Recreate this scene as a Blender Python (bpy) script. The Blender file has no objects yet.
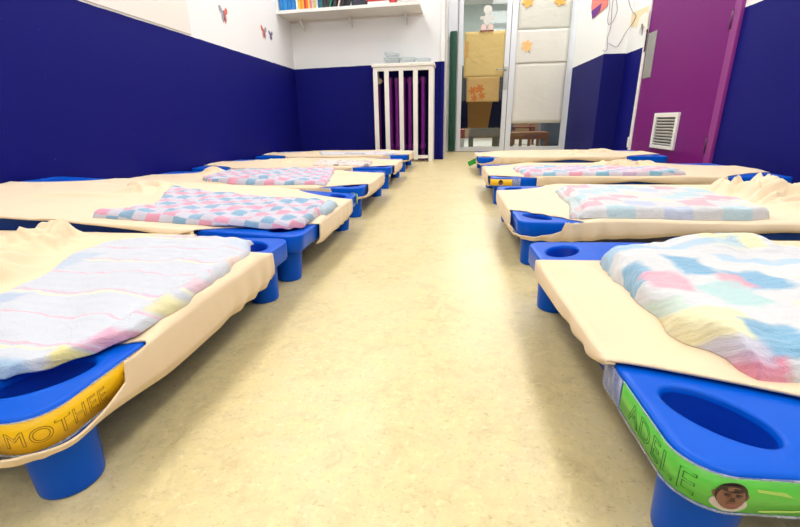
import bpy, bmesh, math, random
from mathutils import Vector, Matrix, noise
random.seed(4)
S = bpy.context.scene
COL = S.collection
PI = math.pi

# ------------------------------------------------------------------ helpers
def lin(c):
    return tuple(((v/255)/12.92 if v/255 <= .04045 else ((v/255+.055)/1.055)**2.4) for v in c)
def link(o, parent=None):
    COL.objects.link(o)
    if parent: o.parent = parent
    return o
def obj(name, bm, mats, parent=None, loc=None, smooth=False, angle=None):
    me = bpy.data.meshes.new(name)
    bm.normal_update()
    bm.to_mesh(me); bm.free()
    if not isinstance(mats, (list, tuple)): mats = [mats]
    for m in mats: me.materials.append(m)
    if smooth:
        for p in me.polygons: p.use_smooth = True
        if angle: me.set_sharp_from_angle(angle=math.radians(angle))
    o = bpy.data.objects.new(name, me)
    if loc: o.location = loc
    return link(o, parent)
def tag(o, label, cat, group=None):
    o['label'] = label; o['category'] = cat
    if group: o['group'] = group
    return o
def thing(name, label, cat, loc=(0,0,0), rot=(0,0,0), group=None):
    o = bpy.data.objects.new(name, None); o.empty_display_size = .05
    o.location = loc; o.rotation_euler = rot
    link(o)
    return tag(o, label, cat, group)
def struct(o, label=None):
    o['kind'] = 'structure'
    if label: o['label'] = label
    return o
def sempty(name, loc=(0,0,0)):
    o = bpy.data.objects.new(name, None); o.location = loc; link(o); o['kind'] = 'structure'
    return o
def box(bm, x0, x1, y0, y1, z0, z1, bev=0, mi=0, mat=None):
    r = bmesh.ops.create_cube(bm, size=1)
    vs = r['verts']
    for v in vs:
        v.co = Vector(((x0+x1)/2+v.co.x*(x1-x0), (y0+y1)/2+v.co.y*(y1-y0), (z0+z1)/2+v.co.z*(z1-z0)))
    fs = set(f for v in vs for f in v.link_faces)
    for f in fs: f.material_index = mi
    if bev:
        es = list(set(e for v in vs for e in v.link_edges))
        rr = bmesh.ops.bevel(bm, geom=es, offset=bev, segments=2, affect='EDGES', profile=.5)
        vs = list(set(v for f in rr['faces'] for v in f.verts) | set(v for v in vs if v.is_valid))
    if mat is not None:
        for v in vs: v.co = mat @ v.co
    return vs
def nb(): return bmesh.new()
def tube(bm, pts, r, n=10, closed=False, caps=True, mi=0):
    pts = [Vector(p) for p in pts]; rings = []; up = Vector((0,0,1)); m = len(pts)
    prev = None
    for i, p in enumerate(pts):
        a = pts[i-1] if (i > 0 or closed) else p; b = pts[(i+1) % m] if (i < m-1 or closed) else p
        t = (b-a).normalized()
        if prev is None:
            u = t.orthogonal().normalized()
        else:
            u = (prev - t*prev.dot(t)).normalized()
        prev = u; w = t.cross(u)
        rad = r[i] if isinstance(r, (list, tuple)) else r
        rings.append([bm.verts.new(p + (u*math.cos(2*PI*k/n)+w*math.sin(2*PI*k/n))*rad) for k in range(n)])
    for i in range(m if closed else m-1):
        A, B = rings[i], rings[(i+1) % m]
        for k in range(n):
            f = bm.faces.new((A[k], A[(k+1)%n], B[(k+1)%n], B[k])); f.smooth = True; f.material_index = mi
    if caps and not closed:
        bm.faces.new(rings[0][::-1]).material_index = mi; bm.faces.new(rings[-1]).material_index = mi
def lathe(bm, prof, n=24, c=(0,0,0), cap0=True, cap1=True):
    rings = [[bm.verts.new((c[0]+r*math.cos(2*PI*k/n), c[1]+r*math.sin(2*PI*k/n), c[2]+z)) for k in range(n)] for r, z in prof]
    for A, B in zip(rings, rings[1:]):
        for k in range(n):
            bm.faces.new((A[k], A[(k+1)%n], B[(k+1)%n], B[k])).smooth = True
    if cap0: bm.faces.new(rings[0][::-1])
    if cap1: bm.faces.new(rings[-1])
def prism(bm, pts, y0, y1, axis='y', mi=0):
    """extrude a 2D outline; axis y: pts are (x,z); axis x: pts are (y,z)"""
    def mk(p, d): return (p[0], d, p[1]) if axis == 'y' else (d, p[0], p[1])
    A = [bm.verts.new(mk(p, y0)) for p in pts]; B = [bm.verts.new(mk(p, y1)) for p in pts]
    n = len(pts); fs = [bm.faces.new(A), bm.faces.new(B[::-1])]
    for k in range(n): fs.append(bm.faces.new((A[k], B[k], B[(k+1)%n], A[(k+1)%n])))
    for f in fs: f.material_index = mi
    bmesh.ops.recalc_face_normals(bm, faces=fs)

# ------------------------------------------------------------------ node materials
class NT:
    def __init__(s, name):
        s.m = bpy.data.materials.new(name); s.m.use_nodes = True
        s.t = s.m.node_tree; s.n = s.t.nodes; s.bsdf = s.n['Principled BSDF']; s.out = s.n['Material Output']
    def new(s, typ, **k):
        n = s.n.new(typ)
        for a, b in k.items(): setattr(n, a, b)
        return n
    def lk(s, a, b): s.t.links.new(a, b)
    def val(s, x, sock):
        if hasattr(x, 'is_output'): s.lk(x, sock)
        else: sock.default_value = x
    def math(s, op, a, b=0.0, c=None, clamp=False):
        n = s.new('ShaderNodeMath', operation=op); n.use_clamp = clamp
        s.val(a, n.inputs[0]); s.val(b, n.inputs[1])
        if c is not None: s.val(c, n.inputs[2])
        return n.outputs[0]
    def mix(s, f, a, b, bt='MIX'):
        n = s.new('ShaderNodeMix', data_type='RGBA', blend_type=bt)
        s.val(f, n.inputs[0])
        for x, i in ((a, 6), (b, 7)):
            if isinstance(x, tuple): x = x if len(x) == 4 else (*x, 1)
            s.val(x, n.inputs[i])
        return n.outputs[2]
    def obj(s):
        return s.new('ShaderNodeTexCoord').outputs['Object']
    def pos(s):
        return s.new('ShaderNodeNewGeometry').outputs['Position']
    def uv(s):
        return s.new('ShaderNodeTexCoord').outputs['UV']
    def sep(s, v):
        n = s.new('ShaderNodeSeparateXYZ'); s.lk(v, n.inputs[0]); return n.outputs
    def noise(s, vec, scale, detail=3, rough=.55, dist=0, out=0):
        n = s.new('ShaderNodeTexNoise'); s.lk(vec, n.inputs['Vector'])
        n.inputs['Scale'].default_value = scale; n.inputs['Detail'].default_value = detail
        n.inputs['Roughness'].default_value = rough; n.inputs['Distortion'].default_value = dist
        return n.outputs[out]
    def scale(s, vec, v):
        n = s.new('ShaderNodeMapping'); s.lk(vec, n.inputs[0]); n.inputs['Scale'].default_value = v; return n.outputs[0]
    def ramp(s, f, stops):
        n = s.new('ShaderNodeValToRGB'); s.lk(f, n.inputs[0]); e = n.color_ramp.elements
        while len(e) < len(stops): e.new(.5)
        for x, (p, c) in zip(e, stops): x.position = p; x.color = (*c, 1) if len(c) == 3 else c
        return n.outputs[0]
    def bump(s, h, strength=.3, dist=.01):
        n = s.new('ShaderNodeBump'); s.lk(h, n.inputs['Height']); n.inputs['Strength'].default_value = strength
        n.inputs['Distance'].default_value = dist; s.lk(n.outputs[0], s.bsdf.inputs['Normal'])
    def col(s, c): s.val((*c, 1) if isinstance(c, tuple) and len(c) == 3 else c, s.bsdf.inputs['Base Color'])
    def set(s, **k):
        for a, b in k.items(): s.val(b, s.bsdf.inputs[a.replace('_', ' ')])
        return s

def simple(name, rgb, rough=.5, var=.06, nscale=8, bump=0, bscale=200, spec=.5, metal=0):
    t = NT(name); c = lin(rgb)
    n = t.noise(t.obj(), nscale)
    t.col(t.mix(n, tuple(v*(1-var) for v in c), tuple(min(1, v*(1+var)) for v in c)))
    t.set(Roughness=rough, Metallic=metal); t.bsdf.inputs['Specular IOR Level'].default_value = spec
    if bump: t.bump(t.noise(t.obj(), bscale, 2), bump, .002)
    return t.m

def wall_mat(name, zb, slope=0.0, axis='X', upper=(246,248,248), lower=(16,19,116)):
    t = NT(name); p = t.pos(); x = t.sep(p)
    lim = t.math('ADD', t.math('MULTIPLY', x[axis], slope), zb)
    wob = t.math('MULTIPLY', t.math('SUBTRACT', t.noise(p, 9, 2), .5), .006)
    f = t.math('GREATER_THAN', x['Z'], t.math('ADD', lim, wob))
    n = t.noise(p, 2.2, 4); n2 = t.noise(p, 30, 3)
    lo = t.mix(t.math('MULTIPLY', n, .8), tuple(v*.88 for v in lin(lower)), tuple(v*1.12 for v in lin(lower)))
    # small scuffs in the dark paint
    sc = t.math('GREATER_THAN', t.noise(t.scale(p, (1, 1, 1.6)), 38, 2, .6), .775)
    lo = t.mix(t.math('MULTIPLY', sc, .25), lo, lin((120,125,175)))
    up = t.mix(n, tuple(v*.955 for v in lin(upper)), lin(upper))
    t.col(t.mix(f, lo, up))
    t.set(Roughness=t.math('ADD', t.math('MULTIPLY', f, .1), .58))
    t.bsdf.inputs['Specular IOR Level'].default_value = .12
    t.bump(t.math('ADD', n2, t.math('MULTIPLY', t.noise(p, 140, 2), .5)), .12, .004)
    return t.m

M = {}
M['white'] = simple('white_paint', (236,236,232), .45, .03, 3)
M['alu'] = simple('white_lacquered_aluminium', (222,226,232), .32, .03, 3)
M['shelf'] = simple('shelf_board', (226,222,212), .5, .03, 5)
M['cream'] = simple('cream_paint', (240,238,228), .4, .03, 4)
M['grey_side'] = simple('grey_white_plaster', (205,204,198), .7, .05, 4)
M['purple'] = simple('purple_paint', (118,10,116), .45, .07, 2.5, .12, 120, .2)
M['purple_dark'] = simple('purple_radiator_enamel', (120,26,132), .3, .05, 4)
M['blue'] = simple('blue_plastic', (0,88,208), .30, .05, 12, .04, 300, .14)
M['blue_in'] = simple('blue_plastic_shaded', (0,56,170), .35, .05, 12)  # darker copy of the plastic, shade painted into the casting holes
M['canvas'] = simple('dark_blue_canvas', (10,62,150), .75, .1, 60, .2, 500)
M['steel'] = simple('grey_steel_tube', (105,112,120), .35, .06, 20, metal=.8)
M['green'] = simple('dark_green_foam', (12,72,52), .6, .08, 10)
M['paper'] = None
M['brass'] = simple('brushed_metal', (190,190,185), .3, .05, 30, metal=.9)
M['black'] = simple('dark_plastic', (22,24,30), .4, .1, 10)

# floor: mottled beige vinyl
t = NT('mottled_vinyl_floor'); p = t.pos()
n1 = t.noise(p, 7, 6, .62, .6); n2 = t.noise(p, 34, 5, .65, .8); n3 = t.noise(p, 95, 3, .6)
base = t.ramp(n1, [(.3, lin((206,186,134))), (.5, lin((217,199,150))), (.72, lin((227,211,168)))])
base = t.mix(t.ramp(n2, [(.42, (0,0,0)), (.62, (1,1,1))]), base, lin((226,207,152)))
veins = t.ramp(n2, [(.34, (1,1,1)), (.41, (0,0,0))])
base = t.mix(t.math('MULTIPLY', veins, .3), base, lin((192,166,108)))
fl = t.ramp(t.noise(t.scale(p, (1, 1.7, 1)), 88, 4, .7, .8), [(.33, (1,1,1)), (.38, (0,0,0))])
base = t.mix(t.math('MULTIPLY', fl, .42), base, lin((166,134,80)))
lt = t.ramp(n3, [(.56, (0,0,0)), (.70, (1,1,1))])
n4 = t.noise(p, 170, 3, .7); base = t.mix(t.math('MULTIPLY', t.ramp(n4, [(.30, (1,1,1)), (.42, (0,0,0))]), .5), base, lin((176,148,96)))
base = t.mix(t.math('MULTIPLY', lt, .4), base, lin((244,230,188)))
t.col(base); t.set(Roughness=t.math('ADD', t.math('MULTIPLY', n2, .12), .3))
t.bsdf.inputs['Specular IOR Level'].default_value = .5
t.bump(n3, .05, .002); M['floor'] = t.m

def fabric(name, rgb, var=.05, weave=900):
    t = NT(name); o = t.obj(); c = lin(rgb)
    n = t.noise(o, 6, 4)
    t.col(t.mix(n, tuple(v*(1-var) for v in c), tuple(min(1, v*(1+var)) for v in c)))
    t.set(Roughness=.9); t.bsdf.inputs['Specular IOR Level'].default_value = .15
    t.bsdf.inputs['Sheen Weight'].default_value = .25
    h = t.math('ADD', t.noise(o, weave, 2), t.math('MULTIPLY', t.noise(o, 38, 4), 1.6))
    t.bump(h, .25, .003)
    return t.m
M['sheet'] = fabric('peach_cream_jersey_sheet', (239,215,180))
M['sheet2'] = fabric('pale_peach_jersey_sheet', (242,220,188))

def fluffy(t, col, rough=.95, rib=0):
    u = t.uv()
    t.col(col); t.set(Roughness=rough); t.bsdf.inputs['Specular IOR Level'].default_value = .1
    t.bsdf.inputs['Sheen Weight'].default_value = .4
    h = t.math('ADD', t.noise(u, 260, 3, .7), t.math('MULTIPLY', t.noise(u, 60, 3), 1.2))
    if rib:
        w = t.new('ShaderNodeTexWave', wave_type='BANDS', bands_direction='Y'); t.lk(u, w.inputs[0])
        w.inputs['Scale'].default_value = rib; w.inputs['Distortion'].default_value = 1.2; w.inputs['Detail Scale'].default_value = 3
        h = t.math('ADD', h, t.math('MULTIPLY', w.outputs[1], .4))
    t.bump(h, .55, .006)
    return t.m
def check_mat(name, size, white, cols, jitter=.25, soft=.0, weight=.9, ang=0):
    """woven check blanket: coloured squares on alternate cells"""
    t = NT(name); u = t.uv()
    if ang:
        mp = t.new('ShaderNodeMapping'); t.lk(u, mp.inputs[0]); mp.inputs['Rotation'].default_value = (0,0,ang); uu = mp.outputs[0]
    else: uu = u
    x = t.sep(uu)
    wx = t.math('MULTIPLY', t.math('SUBTRACT', t.noise(u, 90, 2), .5), jitter*size)
    wy = t.math('MULTIPLY', t.math('SUBTRACT', t.noise(u, 80, 2), .5), jitter*size)
    a = t.math('DIVIDE', t.math('ADD', x['X'], wx), size[0] if isinstance(size, tuple) else size)
    b = t.math('DIVIDE', t.math('ADD', x['Y'], wy), size)
    i = t.math('FLOOR', a); j = t.math('FLOOR', b)
    par = t.math('FLOORED_MODULO', t.math('ADD', i, j), 2)
    k = t.math('FLOORED_MODULO', j, 2)
    q = t.math('FLOORED_MODULO', t.math('ADD', i, t.math('MULTIPLY', j, 3)), 4)
    c = t.mix(t.math('GREATER_THAN', q, 1.5), cols[0], cols[1])
    if len(cols) > 2:
        r = t.new('ShaderNodeTexWhiteNoise', noise_dimensions='2D')
        cb = t.new('ShaderNodeCombineXYZ'); t.lk(i, cb.inputs[0]); t.lk(j, cb.inputs[1]); t.lk(cb.outputs[0], r.inputs['Vector'])
        c = t.mix(t.math('GREATER_THAN', r.outputs[0], .68), c, cols[2])
        if len(cols) > 3: c = t.mix(t.math('GREATER_THAN', r.outputs[0], .86), c, cols[3])
    f = t.math('MULTIPLY', par, weight)
    f = t.math('MULTIPLY', f, t.math('ADD', t.math('MULTIPLY', t.noise(u, 120, 2), .5), .7), clamp=True)
    return fluffy(t, t.mix(f, white, c))
def patch_mat(name, white, patches, soft=.012, rib=0, lines=None):
    """soft coloured patches (cu, cv, half width, half depth, colour, weight) woven in a pale blanket"""
    t = NT(name); u = t.uv(); x = t.sep(u)
    n = t.noise(u, 45, 3)
    wx = t.math('ADD', x['X'], t.math('MULTIPLY', t.math('SUBTRACT', n, .5), .02))
    wy = t.math('ADD', x['Y'], t.math('MULTIPLY', t.math('SUBTRACT', t.noise(u, 38, 3), .5), .02))
    c = t.mix(t.noise(u, 25, 2), tuple(v*.97 for v in white), white)
    if lines:
        for (ax, per, off, w, colr, wt) in lines:
            m = t.math('FLOORED_MODULO', t.math('ADD', t.math('DIVIDE', wx if ax == 'X' else wy, per), off), 1)
            c = t.mix(t.math('MULTIPLY', t.math('LESS_THAN', m, w), wt), c, colr)
    for (cu, cv, hu, hv, colr, wt) in patches:
        dx = t.math('DIVIDE', t.math('SUBTRACT', hu, t.math('ABSOLUTE', t.math('SUBTRACT', wx, cu))), soft)
        dy = t.math('DIVIDE', t.math('SUBTRACT', hv, t.math('ABSOLUTE', t.math('SUBTRACT', wy, cv))), soft)
        f = t.math('MULTIPLY', t.math('ADD', t.math('MINIMUM', dx, dy), .5, clamp=True), wt)
        c = t.mix(f, c, colr)
    return fluffy(t, c, rib=rib)

# ------------------------------------------------------------------ the setting
XL, XR, YB, YD, YF, H = -1.59, 1.494, 4.40, 5.455, -2.2, 2.5
bm = nb(); box(bm, -2.2, 2.6, YF-.1, 9.6, -.08, 0); struct(obj('floor', bm, M['floor']))
bm = nb(); box(bm, -2.2, 2.6, YF-.1, 9.6, H, H+.08); struct(obj('ceiling', bm, M['white']))
bm = nb(); box(bm, XL-.12, XL, YF, YB+.1, 0, H); struct(obj('wall_left', bm, wall_mat('left_wall_paint', .878)))
bm = nb(); box(bm, XL-.12, XR+.12, YF-.1, YF, 0, H); struct(obj('wall_front', bm, wall_mat('front_wall_paint', .89)))
bm = nb(); box(bm, XL-.12, -.112, YB, YD+.1, 0, H); struct(obj('wall_back', bm, wall_mat('back_wall_paint', .905, .0165)))
bm = nb(); box(bm, -.113, -.102, YB+.012, YD, 0, H); struct(obj('trim_1', bm, M['grey_side']))
bm = nb()
box(bm, XR, XR+.12, YF, 2.74, 0, H); box(bm, XR, XR+.12, 3.965, YD+.1, 0, H); box(bm, XR, XR+.12, 2.74, 3.965, 2.08, H)
struct(obj('wall_right', bm, wall_mat('right_wall_paint', .905, 0)))
bm = nb(); box(bm, 1.306, XR+.01, YB-.03, YD+.1, 0, H, .006); struct(obj('wall_pier', bm, wall_mat('pier_paint', .910, 0, lower=(22,24,106))))
bm = nb(); box(bm, -.112, 1.306, YD-.02, YD+.1, 2.14, H); struct(obj('wall_lintel', bm, M['white']))
bm = nb(); box(bm, 1.27, XR+.02, 3.25, 3.3, .0, .0001); bm.free()
# pipes boxed at the left of the recess (vertical mouldings on the blue pier)
bm = nb(); box(bm, -.150, -.112, YB-.02, YB, 0, H, .006); struct(obj('trim_2', bm, wall_mat('moulding_paint', .9)))
# next room behind the glass door
bm = nb(); box(bm, -2.2, 2.6, 9.5, 9.6, 0, H); struct(obj('wall_next_room_back', bm, wall_mat('next_room_back_paint', .5, lower=(150,120,88), upper=(206,216,214))))
bm = nb(); box(bm, -2.2, -2.1, YD+.1, 9.5, 0, H); struct(obj('wall_next_room_left', bm, wall_mat('next_room_left_paint', .5, lower=(150,120,88), upper=(206,216,214))))
bm = nb(); box(bm, 2.5, 2.6, YD+.1, 9.5, 0, H); struct(obj('wall_next_room_right', bm, wall_mat('next_room_right_paint', .5, lower=(150,120,88), upper=(206,216,214))))
bm = nb(); box(bm, -2.2, XL-.12, YD, YD+.1, 0, H); box(bm, XR+.12, 2.6, YD, YD+.1, 0, H); struct(obj('wall_next_room_front', bm, M['white']))
bm = nb(); box(bm, -2.1, 2.5, YD+.12, 9.5, .0, .004); struct(obj('trim_3', bm, simple('pale_grey_vinyl', (196,192,184), .4, .06, 5)))

# ------------------------------------------------------------------ glass door (door_1)
def glass_mat():
    m = bpy.data.materials.new('door_glass'); m.use_nodes = True; t = m.node_tree; n = t.nodes
    n.remove(n['Principled BSDF']); tr = n.new('ShaderNodeBsdfTransparent'); gl = n.new('ShaderNodeBsdfGlossy')
    tr.inputs[0].default_value = (.93,.96,.95,1); gl.inputs['Roughness'].default_value = .03
    fr = n.new('ShaderNodeFresnel'); fr.inputs[0].default_value = 1.5; mx = n.new('ShaderNodeMixShader')
    t.links.new(fr.outputs[0], mx.inputs[0]); t.links.new(tr.outputs[0], mx.inputs[1]); t.links.new(gl.outputs[0], mx.inputs[2])
    t.links.new(mx.outputs[0], n['Material Output'].inputs[0]); return m
M['glass'] = glass_mat()
d1 = sempty('door_1', (.65, YD, 0)); d1['label'] = 'white framed glass double door at the far end of the aisle'
def dpart(name, bm, m, parent=d1):
    bmesh.ops.translate(bm, verts=bm.verts, vec=(-.65, -YD, 0)); return obj(name, bm, m, parent)
bm = nb()
for x0, x1 in ((-.10, .012), (1.258, 1.312)): box(bm, x0, x1, YD-.012, YD+.05, 0, 2.14, .003)
box(bm, -.10, 1.312, YD-.012, YD+.05, 2.08, 2.14, .003)
dpart('frame', bm, M['alu'])
def leaf(x0, x1, sl, sr, zb, lab):
    bm = nb()
    box(bm, x0, x0+sl, YD-.006, YD+.034, .008, 2.075, .003); box(bm, x1-sr, x1, YD-.006, YD+.034, .008, 2.075, .003)
    box(bm, x0+sl, x1-sr, YD-.004, YD+.032, .008, zb, .003); box(bm, x0+sl, x1-sr, YD-.004, YD+.032, 2.0, 2.075, .003)
    for zz in (zb,): box(bm, x0+sl, x1-sr, YD-.008, YD+.036, zb, zb+.01)
    l = dpart('door_leaf', bm, M['alu'])
    bm = nb(); box(bm, x0+sl-.004, x1-sr+.004, YD+.008, YD+.016, zb, 2.003); p_ = dpart('glass_pane', bm, M['glass'], l)
    return l
lf = leaf(.014, .600, .054, .052, .046, 'left')
lf2 = leaf(.606, 1.257, .062, .012, .046, 'right')
bm = nb(); box(bm, .548, .592, YD-.014, YD-.006, .70, .95, .003)
tube(bm, [(.568, YD-.01, .915), (.568, YD-.045, .915), (.50, YD-.05, .918), (.455, YD-.05, .918)], .008, 8)
tube(bm, [(.570, YD-.016, .80), (.570, YD-.006, .80)], .009, 12)
dpart('door_handle', bm, M['brass'], lf)
bm = nb(); box(bm, .012, .0135, YD-.02, YD+.03, .01, 2.0); dpart('gasket', bm, M['black'], lf)
bm = nb(); box(bm, .601, .6055, YD-.002, YD+.03, .01, 2.07); dpart('gasket', bm, M['black'], lf2)
# green finger guard
bm = nb(); box(bm, -.078, .004, YD-.05, YD-.013, .012, 1.335, .014)
for zz in (.2, .7, 1.2): box(bm, -.055, -.02, YD-.052, YD-.048, zz, zz+.012)
g = obj('finger_guard', bm, M['green'], smooth=True, angle=40); tag(g, 'tall dark green finger guard strip at the hinge edge of the glass door', 'door guard')

def paper_mat(name, rgb, var=.05, trans=.0):
    t = NT(name); o = t.obj(); c = lin(rgb)
    n = t.noise(o, 5, 4)
    col = t.mix(n, tuple(v*(1-var) for v in c), tuple(min(1, v*(1+var)) for v in c))
    t.col(col); t.set(Roughness=.8); t.bsdf.inputs['Specular IOR Level'].default_value = .2
    t.bump(t.noise(t.scale(o, (1, 1, 1.8)), 9, 3, .5, .5), .25, .02)
    if trans: t.bsdf.inputs['Transmission Weight'].default_value = 0
    return t.m
M['wpaper'] = paper_mat('white_wrapping_paper', (222,220,212))
M['tan'] = paper_mat('tan_kraft_paper', (206,182,120)); M['tan2'] = paper_mat('light_kraft_paper', (190,160,104)); M['brown'] = paper_mat('brown_board', (168,120,44))
def sheet_on_glass(name, x0, x1, z0, z1, m, label, cat, y=YD+.006, curl=.002, group=None, nx=14, nz=14, jag=0):
    """thin paper with a little waviness, taped to the room side of a pane"""
    bm = nb(); g = []
    for j in range(nz+1):
        row = []
        for i in range(nx+1):
            x = x0+(x1-x0)*i/nx; z = z0+(z1-z0)*j/nz
            if j in (0, nz): z += jag*noise.noise(Vector((x*14, z*9, 3)))
            row.append(bm.verts.new((x, y - .0015 - curl*(.5+.5*noise.noise(Vector((x*7, z*5, y)))), z)))
        g.append(row)
    for j in range(nz):
        for i in range(nx): bm.faces.new((g[j][i], g[j][i+1], g[j+1][i+1], g[j+1][i])).smooth = True
    r = bmesh.ops.extrude_face_region(bm, geom=bm.faces[:])
    bmesh.ops.translate(bm, verts=[v for v in r['geom'] if isinstance(v, bmesh.types.BMVert)], vec=(0, .0006, 0))
    bmesh.ops.recalc_face_normals(bm, faces=bm.faces[:])
    return tag(obj(name, bm, m), label, cat, group)
sheet_on_glass('paper_sheet', .672, 1.242, .322, .985, M['wpaper'], 'white paper covering the lower middle of the right glass pane', 'paper', y=YD+.006, curl=.004, group='papers on the glass door', jag=.004)
sheet_on_glass('paper_sheet', .672, 1.240, .975, 1.318, M['wpaper'], 'white paper strip with one orange leaf on the right glass pane', 'paper', y=YD+.0015, curl=.002, group='papers on the glass door')
sheet_on_glass('paper_sheet', .675, 1.240, 1.305, 1.97, paper_mat('greyish_paper', (205,205,194)), 'greyer paper at the top of the right glass pane behind two orange leaves', 'paper', y=YD+.006, curl=.002, group='papers on the glass door')
sheet_on_glass('kraft_sheet', .086, .543, .842, 1.325, M['tan'], 'mustard tan kraft paper taped to the upper left glass pane', 'paper', curl=.003, group='papers on the glass door')
sheet_on_glass('kraft_sheet', .125, .505, .575, .848, M['tan2'], 'pale tan kraft paper with orange leaf prints on the left glass pane', 'paper', y=YD+.003, curl=.002, group='papers on the glass door')
bm = nb(); prism(bm, [(.085, 1.055), (.135, 1.06), (.135, 1.23), (.085, 1.235)], YD+.0, YD+.001)
tag(obj('paper_note', bm, paper_mat('pinkish_tan_note', (200,160,96))), 'small darker tan note at the left edge of the mustard kraft paper', 'paper')
# leaves
def leaf_shape(cx, cz, s, rot, pts=6, inner=.62, seed=0):
    rnd = random.Random(seed); out = []
    for k in range(pts*4):
        a = 2*PI*k/(pts*4); ph = (k % 4)
        r = (1.0, .84, inner, .84)[ph]*(.92+.16*rnd.random())
        out.append((cx+s*r*math.cos(a+rot), cz+s*r*math.sin(a+rot)))
    return out
M['orange'] = simple('orange_paper', (250,172,84), .7, .14, 40); M['orange2'] = simple('pale_orange_paper', (250,192,126), .7, .18, 40)
for i, (x, z, s, mm, lab) in enumerate(((.765, 1.60, .068, 'orange', 'orange paper leaf at the top left of the right glass pane'),
                                 (1.108, 1.60, .07, 'orange', 'orange paper leaf at the top right of the right glass pane'),
                                 (.785, 1.155, .066, 'orange2', 'pale orange paper leaf alone in the middle of the white door paper'))):
    bm = nb(); prism(bm, leaf_shape(x, z, s, .3+i*1.1, seed=i+1), YD-.006, YD-.0035)
    lo = tag(obj('paper_leaf', bm, M[mm]), lab, 'decoration', 'orange leaves on the glass door')
    bm = nb(); tube(bm, [(x-.01, YD-.0062, z-s*.3), (x+.005, YD-.0062, z+s*.45)], .0016, 5)
    obj('leaf_vein', bm, simple('orange_vein', (226,140,60), .7), lo)
    if i == 2:
        bm = nb(); tube(bm, [(x+.02, YD-.005, z-.05), (x+.045, YD-.005, z-.075)], .003, 6); obj('leaf_stem', bm, simple('brown_stem', (110,90,60), .7), lo)
M['rust'] = simple('rust_print', (190,112,44), .7, .2, 60)
for i, (x, z, s) in enumerate(((.20, .70, .05), (.28, .72, .055), (.22, .62, .045), (.31, .64, .045))):
    bm = nb(); prism(bm, leaf_shape(x, z, s, i*.9, inner=.4, seed=20+i), YD-.0022, YD-.0012)
    tag(obj('leaf_print', bm, M['rust']), ['upper left rust leaf print on the pale kraft paper','upper right rust leaf print on the pale kraft paper','lower left rust leaf print on the pale kraft paper','lower right rust leaf print on the pale kraft paper'][i], 'decoration', 'rust leaf prints on the kraft paper')
# little plush-like paper figure above the kraft sheet
fg = thing('paper_figure', 'small pale pink paper figure above the mustard kraft paper on the door', 'decoration', (.335, YD-.004, 1.33)); fg.scale = (.8, .8, .8)
def disc(bm, cx, cz, rx, rz, y0, y1, n=24, mi=0):
    prism(bm, [(cx+rx*math.cos(2*PI*k/n), cz+rz*math.sin(2*PI*k/n)) for k in range(n)], y0, y1, mi=mi)
pk = simple('pale_pink_paper', (226,196,186), .8, .1, 40); wp = simple('white_card', (208,206,200), .8)
bm = nb(); disc(bm, 0, .14, .055, .075, -.003, 0); obj('body', bm, wp, fg)
for s in (-1, 1):
    bm = nb(); disc(bm, s*.05, .035, .037, .05, -.006, -.002); disc(bm, s*.05, .035, .02, .03, -.007, -.005); obj('foot', bm, pk, fg)
    bm = nb(); disc(bm, s*.075, .16, .03, .022, -.005, -.001); obj('arm', bm, wp, fg)
bm = nb(); disc(bm, 0, .26, .06, .055, -.004, 0); obj('head', bm, wp, fg)
bm = nb(); prism(bm, [(-.1, -.012), (.09, -.012), (.09, .004), (-.1, .004)], -.008, -.003); obj('base_strip', bm, simple('maroon_strip', (120,60,50), .7), fg)

# things in the next room, seen through the glass
M['wood'] = simple('mid_brown_wood', (146,92,46), .45, .2, 14); M['wood2'] = simple('reddish_wood', (150,84,56), .5, .15, 12)
M['dk'] = simple('dark_navy_cloth', (20,26,44), .85, .2, 10); M['stone'] = simple('grey_green_cloth', (128,126,108), .85, .15, 12)
# board between two dark draped coats
bm = nb(); prism(bm, [(.13, .87), (.52, .87), (.47, .60), (.425, .27), (.168, .27), (.155, .6)], YD+.40, YD+.425)
tag(obj('wooden_board', bm, M['brown']), 'brown tapering board between two dark coats behind the left glass pane', 'board')
def coat(x0, x1, seed, label):
    bm = nb(); n = 16; rows = []
    for j in range(n+1):
        z = .27+(1.0-.27)*j/n; w = 1-.35*(j/n)**2; row = []
        for k in range(20):
            a = 2*PI*k/20; cx = (x0+x1)/2
            r = 1+.14*noise.noise(Vector((math.cos(a)*1.5, math.sin(a)*1.5+seed, z*6)))
            row.append(bm.verts.new((cx+math.cos(a)*(x1-x0)/2*w*r, YD+.5+math.sin(a)*.07*w*r, z)))
        rows.append(row)
    for A, B in zip(rows, rows[1:]):
        for k in range(20): bm.faces.new((A[k], A[(k+1)%20], B[(k+1)%20], B[k])).smooth = True
    bm.faces.new(rows[0][::-1]); bm.faces.new(rows[-1])
    return tag(obj('hanging_coat', bm, M['dk']), label, 'coat', 'coats behind the glass')
coat(-.08, .22, 1, 'dark coat hanging left of the brown board behind the glass'); coat(.40, .66, 5, 'dark coat hanging right of the brown board behind the glass')
bm = nb(); tube(bm, [(-.4, YD+.5, 1.02), (.60, YD+.5, 1.02)], .012, 8)
for x in (-.39, .58):
    tube(bm, [(x, YD+.5, .004), (x, YD+.5, 1.02)], .012, 8); tube(bm, [(x, YD+.35, .016), (x, YD+.65, .016)], .012, 8)
for x in (.2, .45): tube(bm, [(x, YD+.5, 1.02), (x, YD+.42, 1.0), (x, YD+.4125, .86)], .004, 6)
tag(obj('coat_rack', bm, M['steel']), 'metal coat rail carrying the dark coats behind the glass door', 'coat rack')
st = thing('low_stool', 'low grey cloth covered stool behind the left glass pane', 'stool', (.40, YD+.9, 0))
bm = nb(); box(bm, -.2, .2, -.14, .14, .14, .27, .025); obj('seat', bm, M['stone'], st, smooth=True, angle=50)
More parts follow.
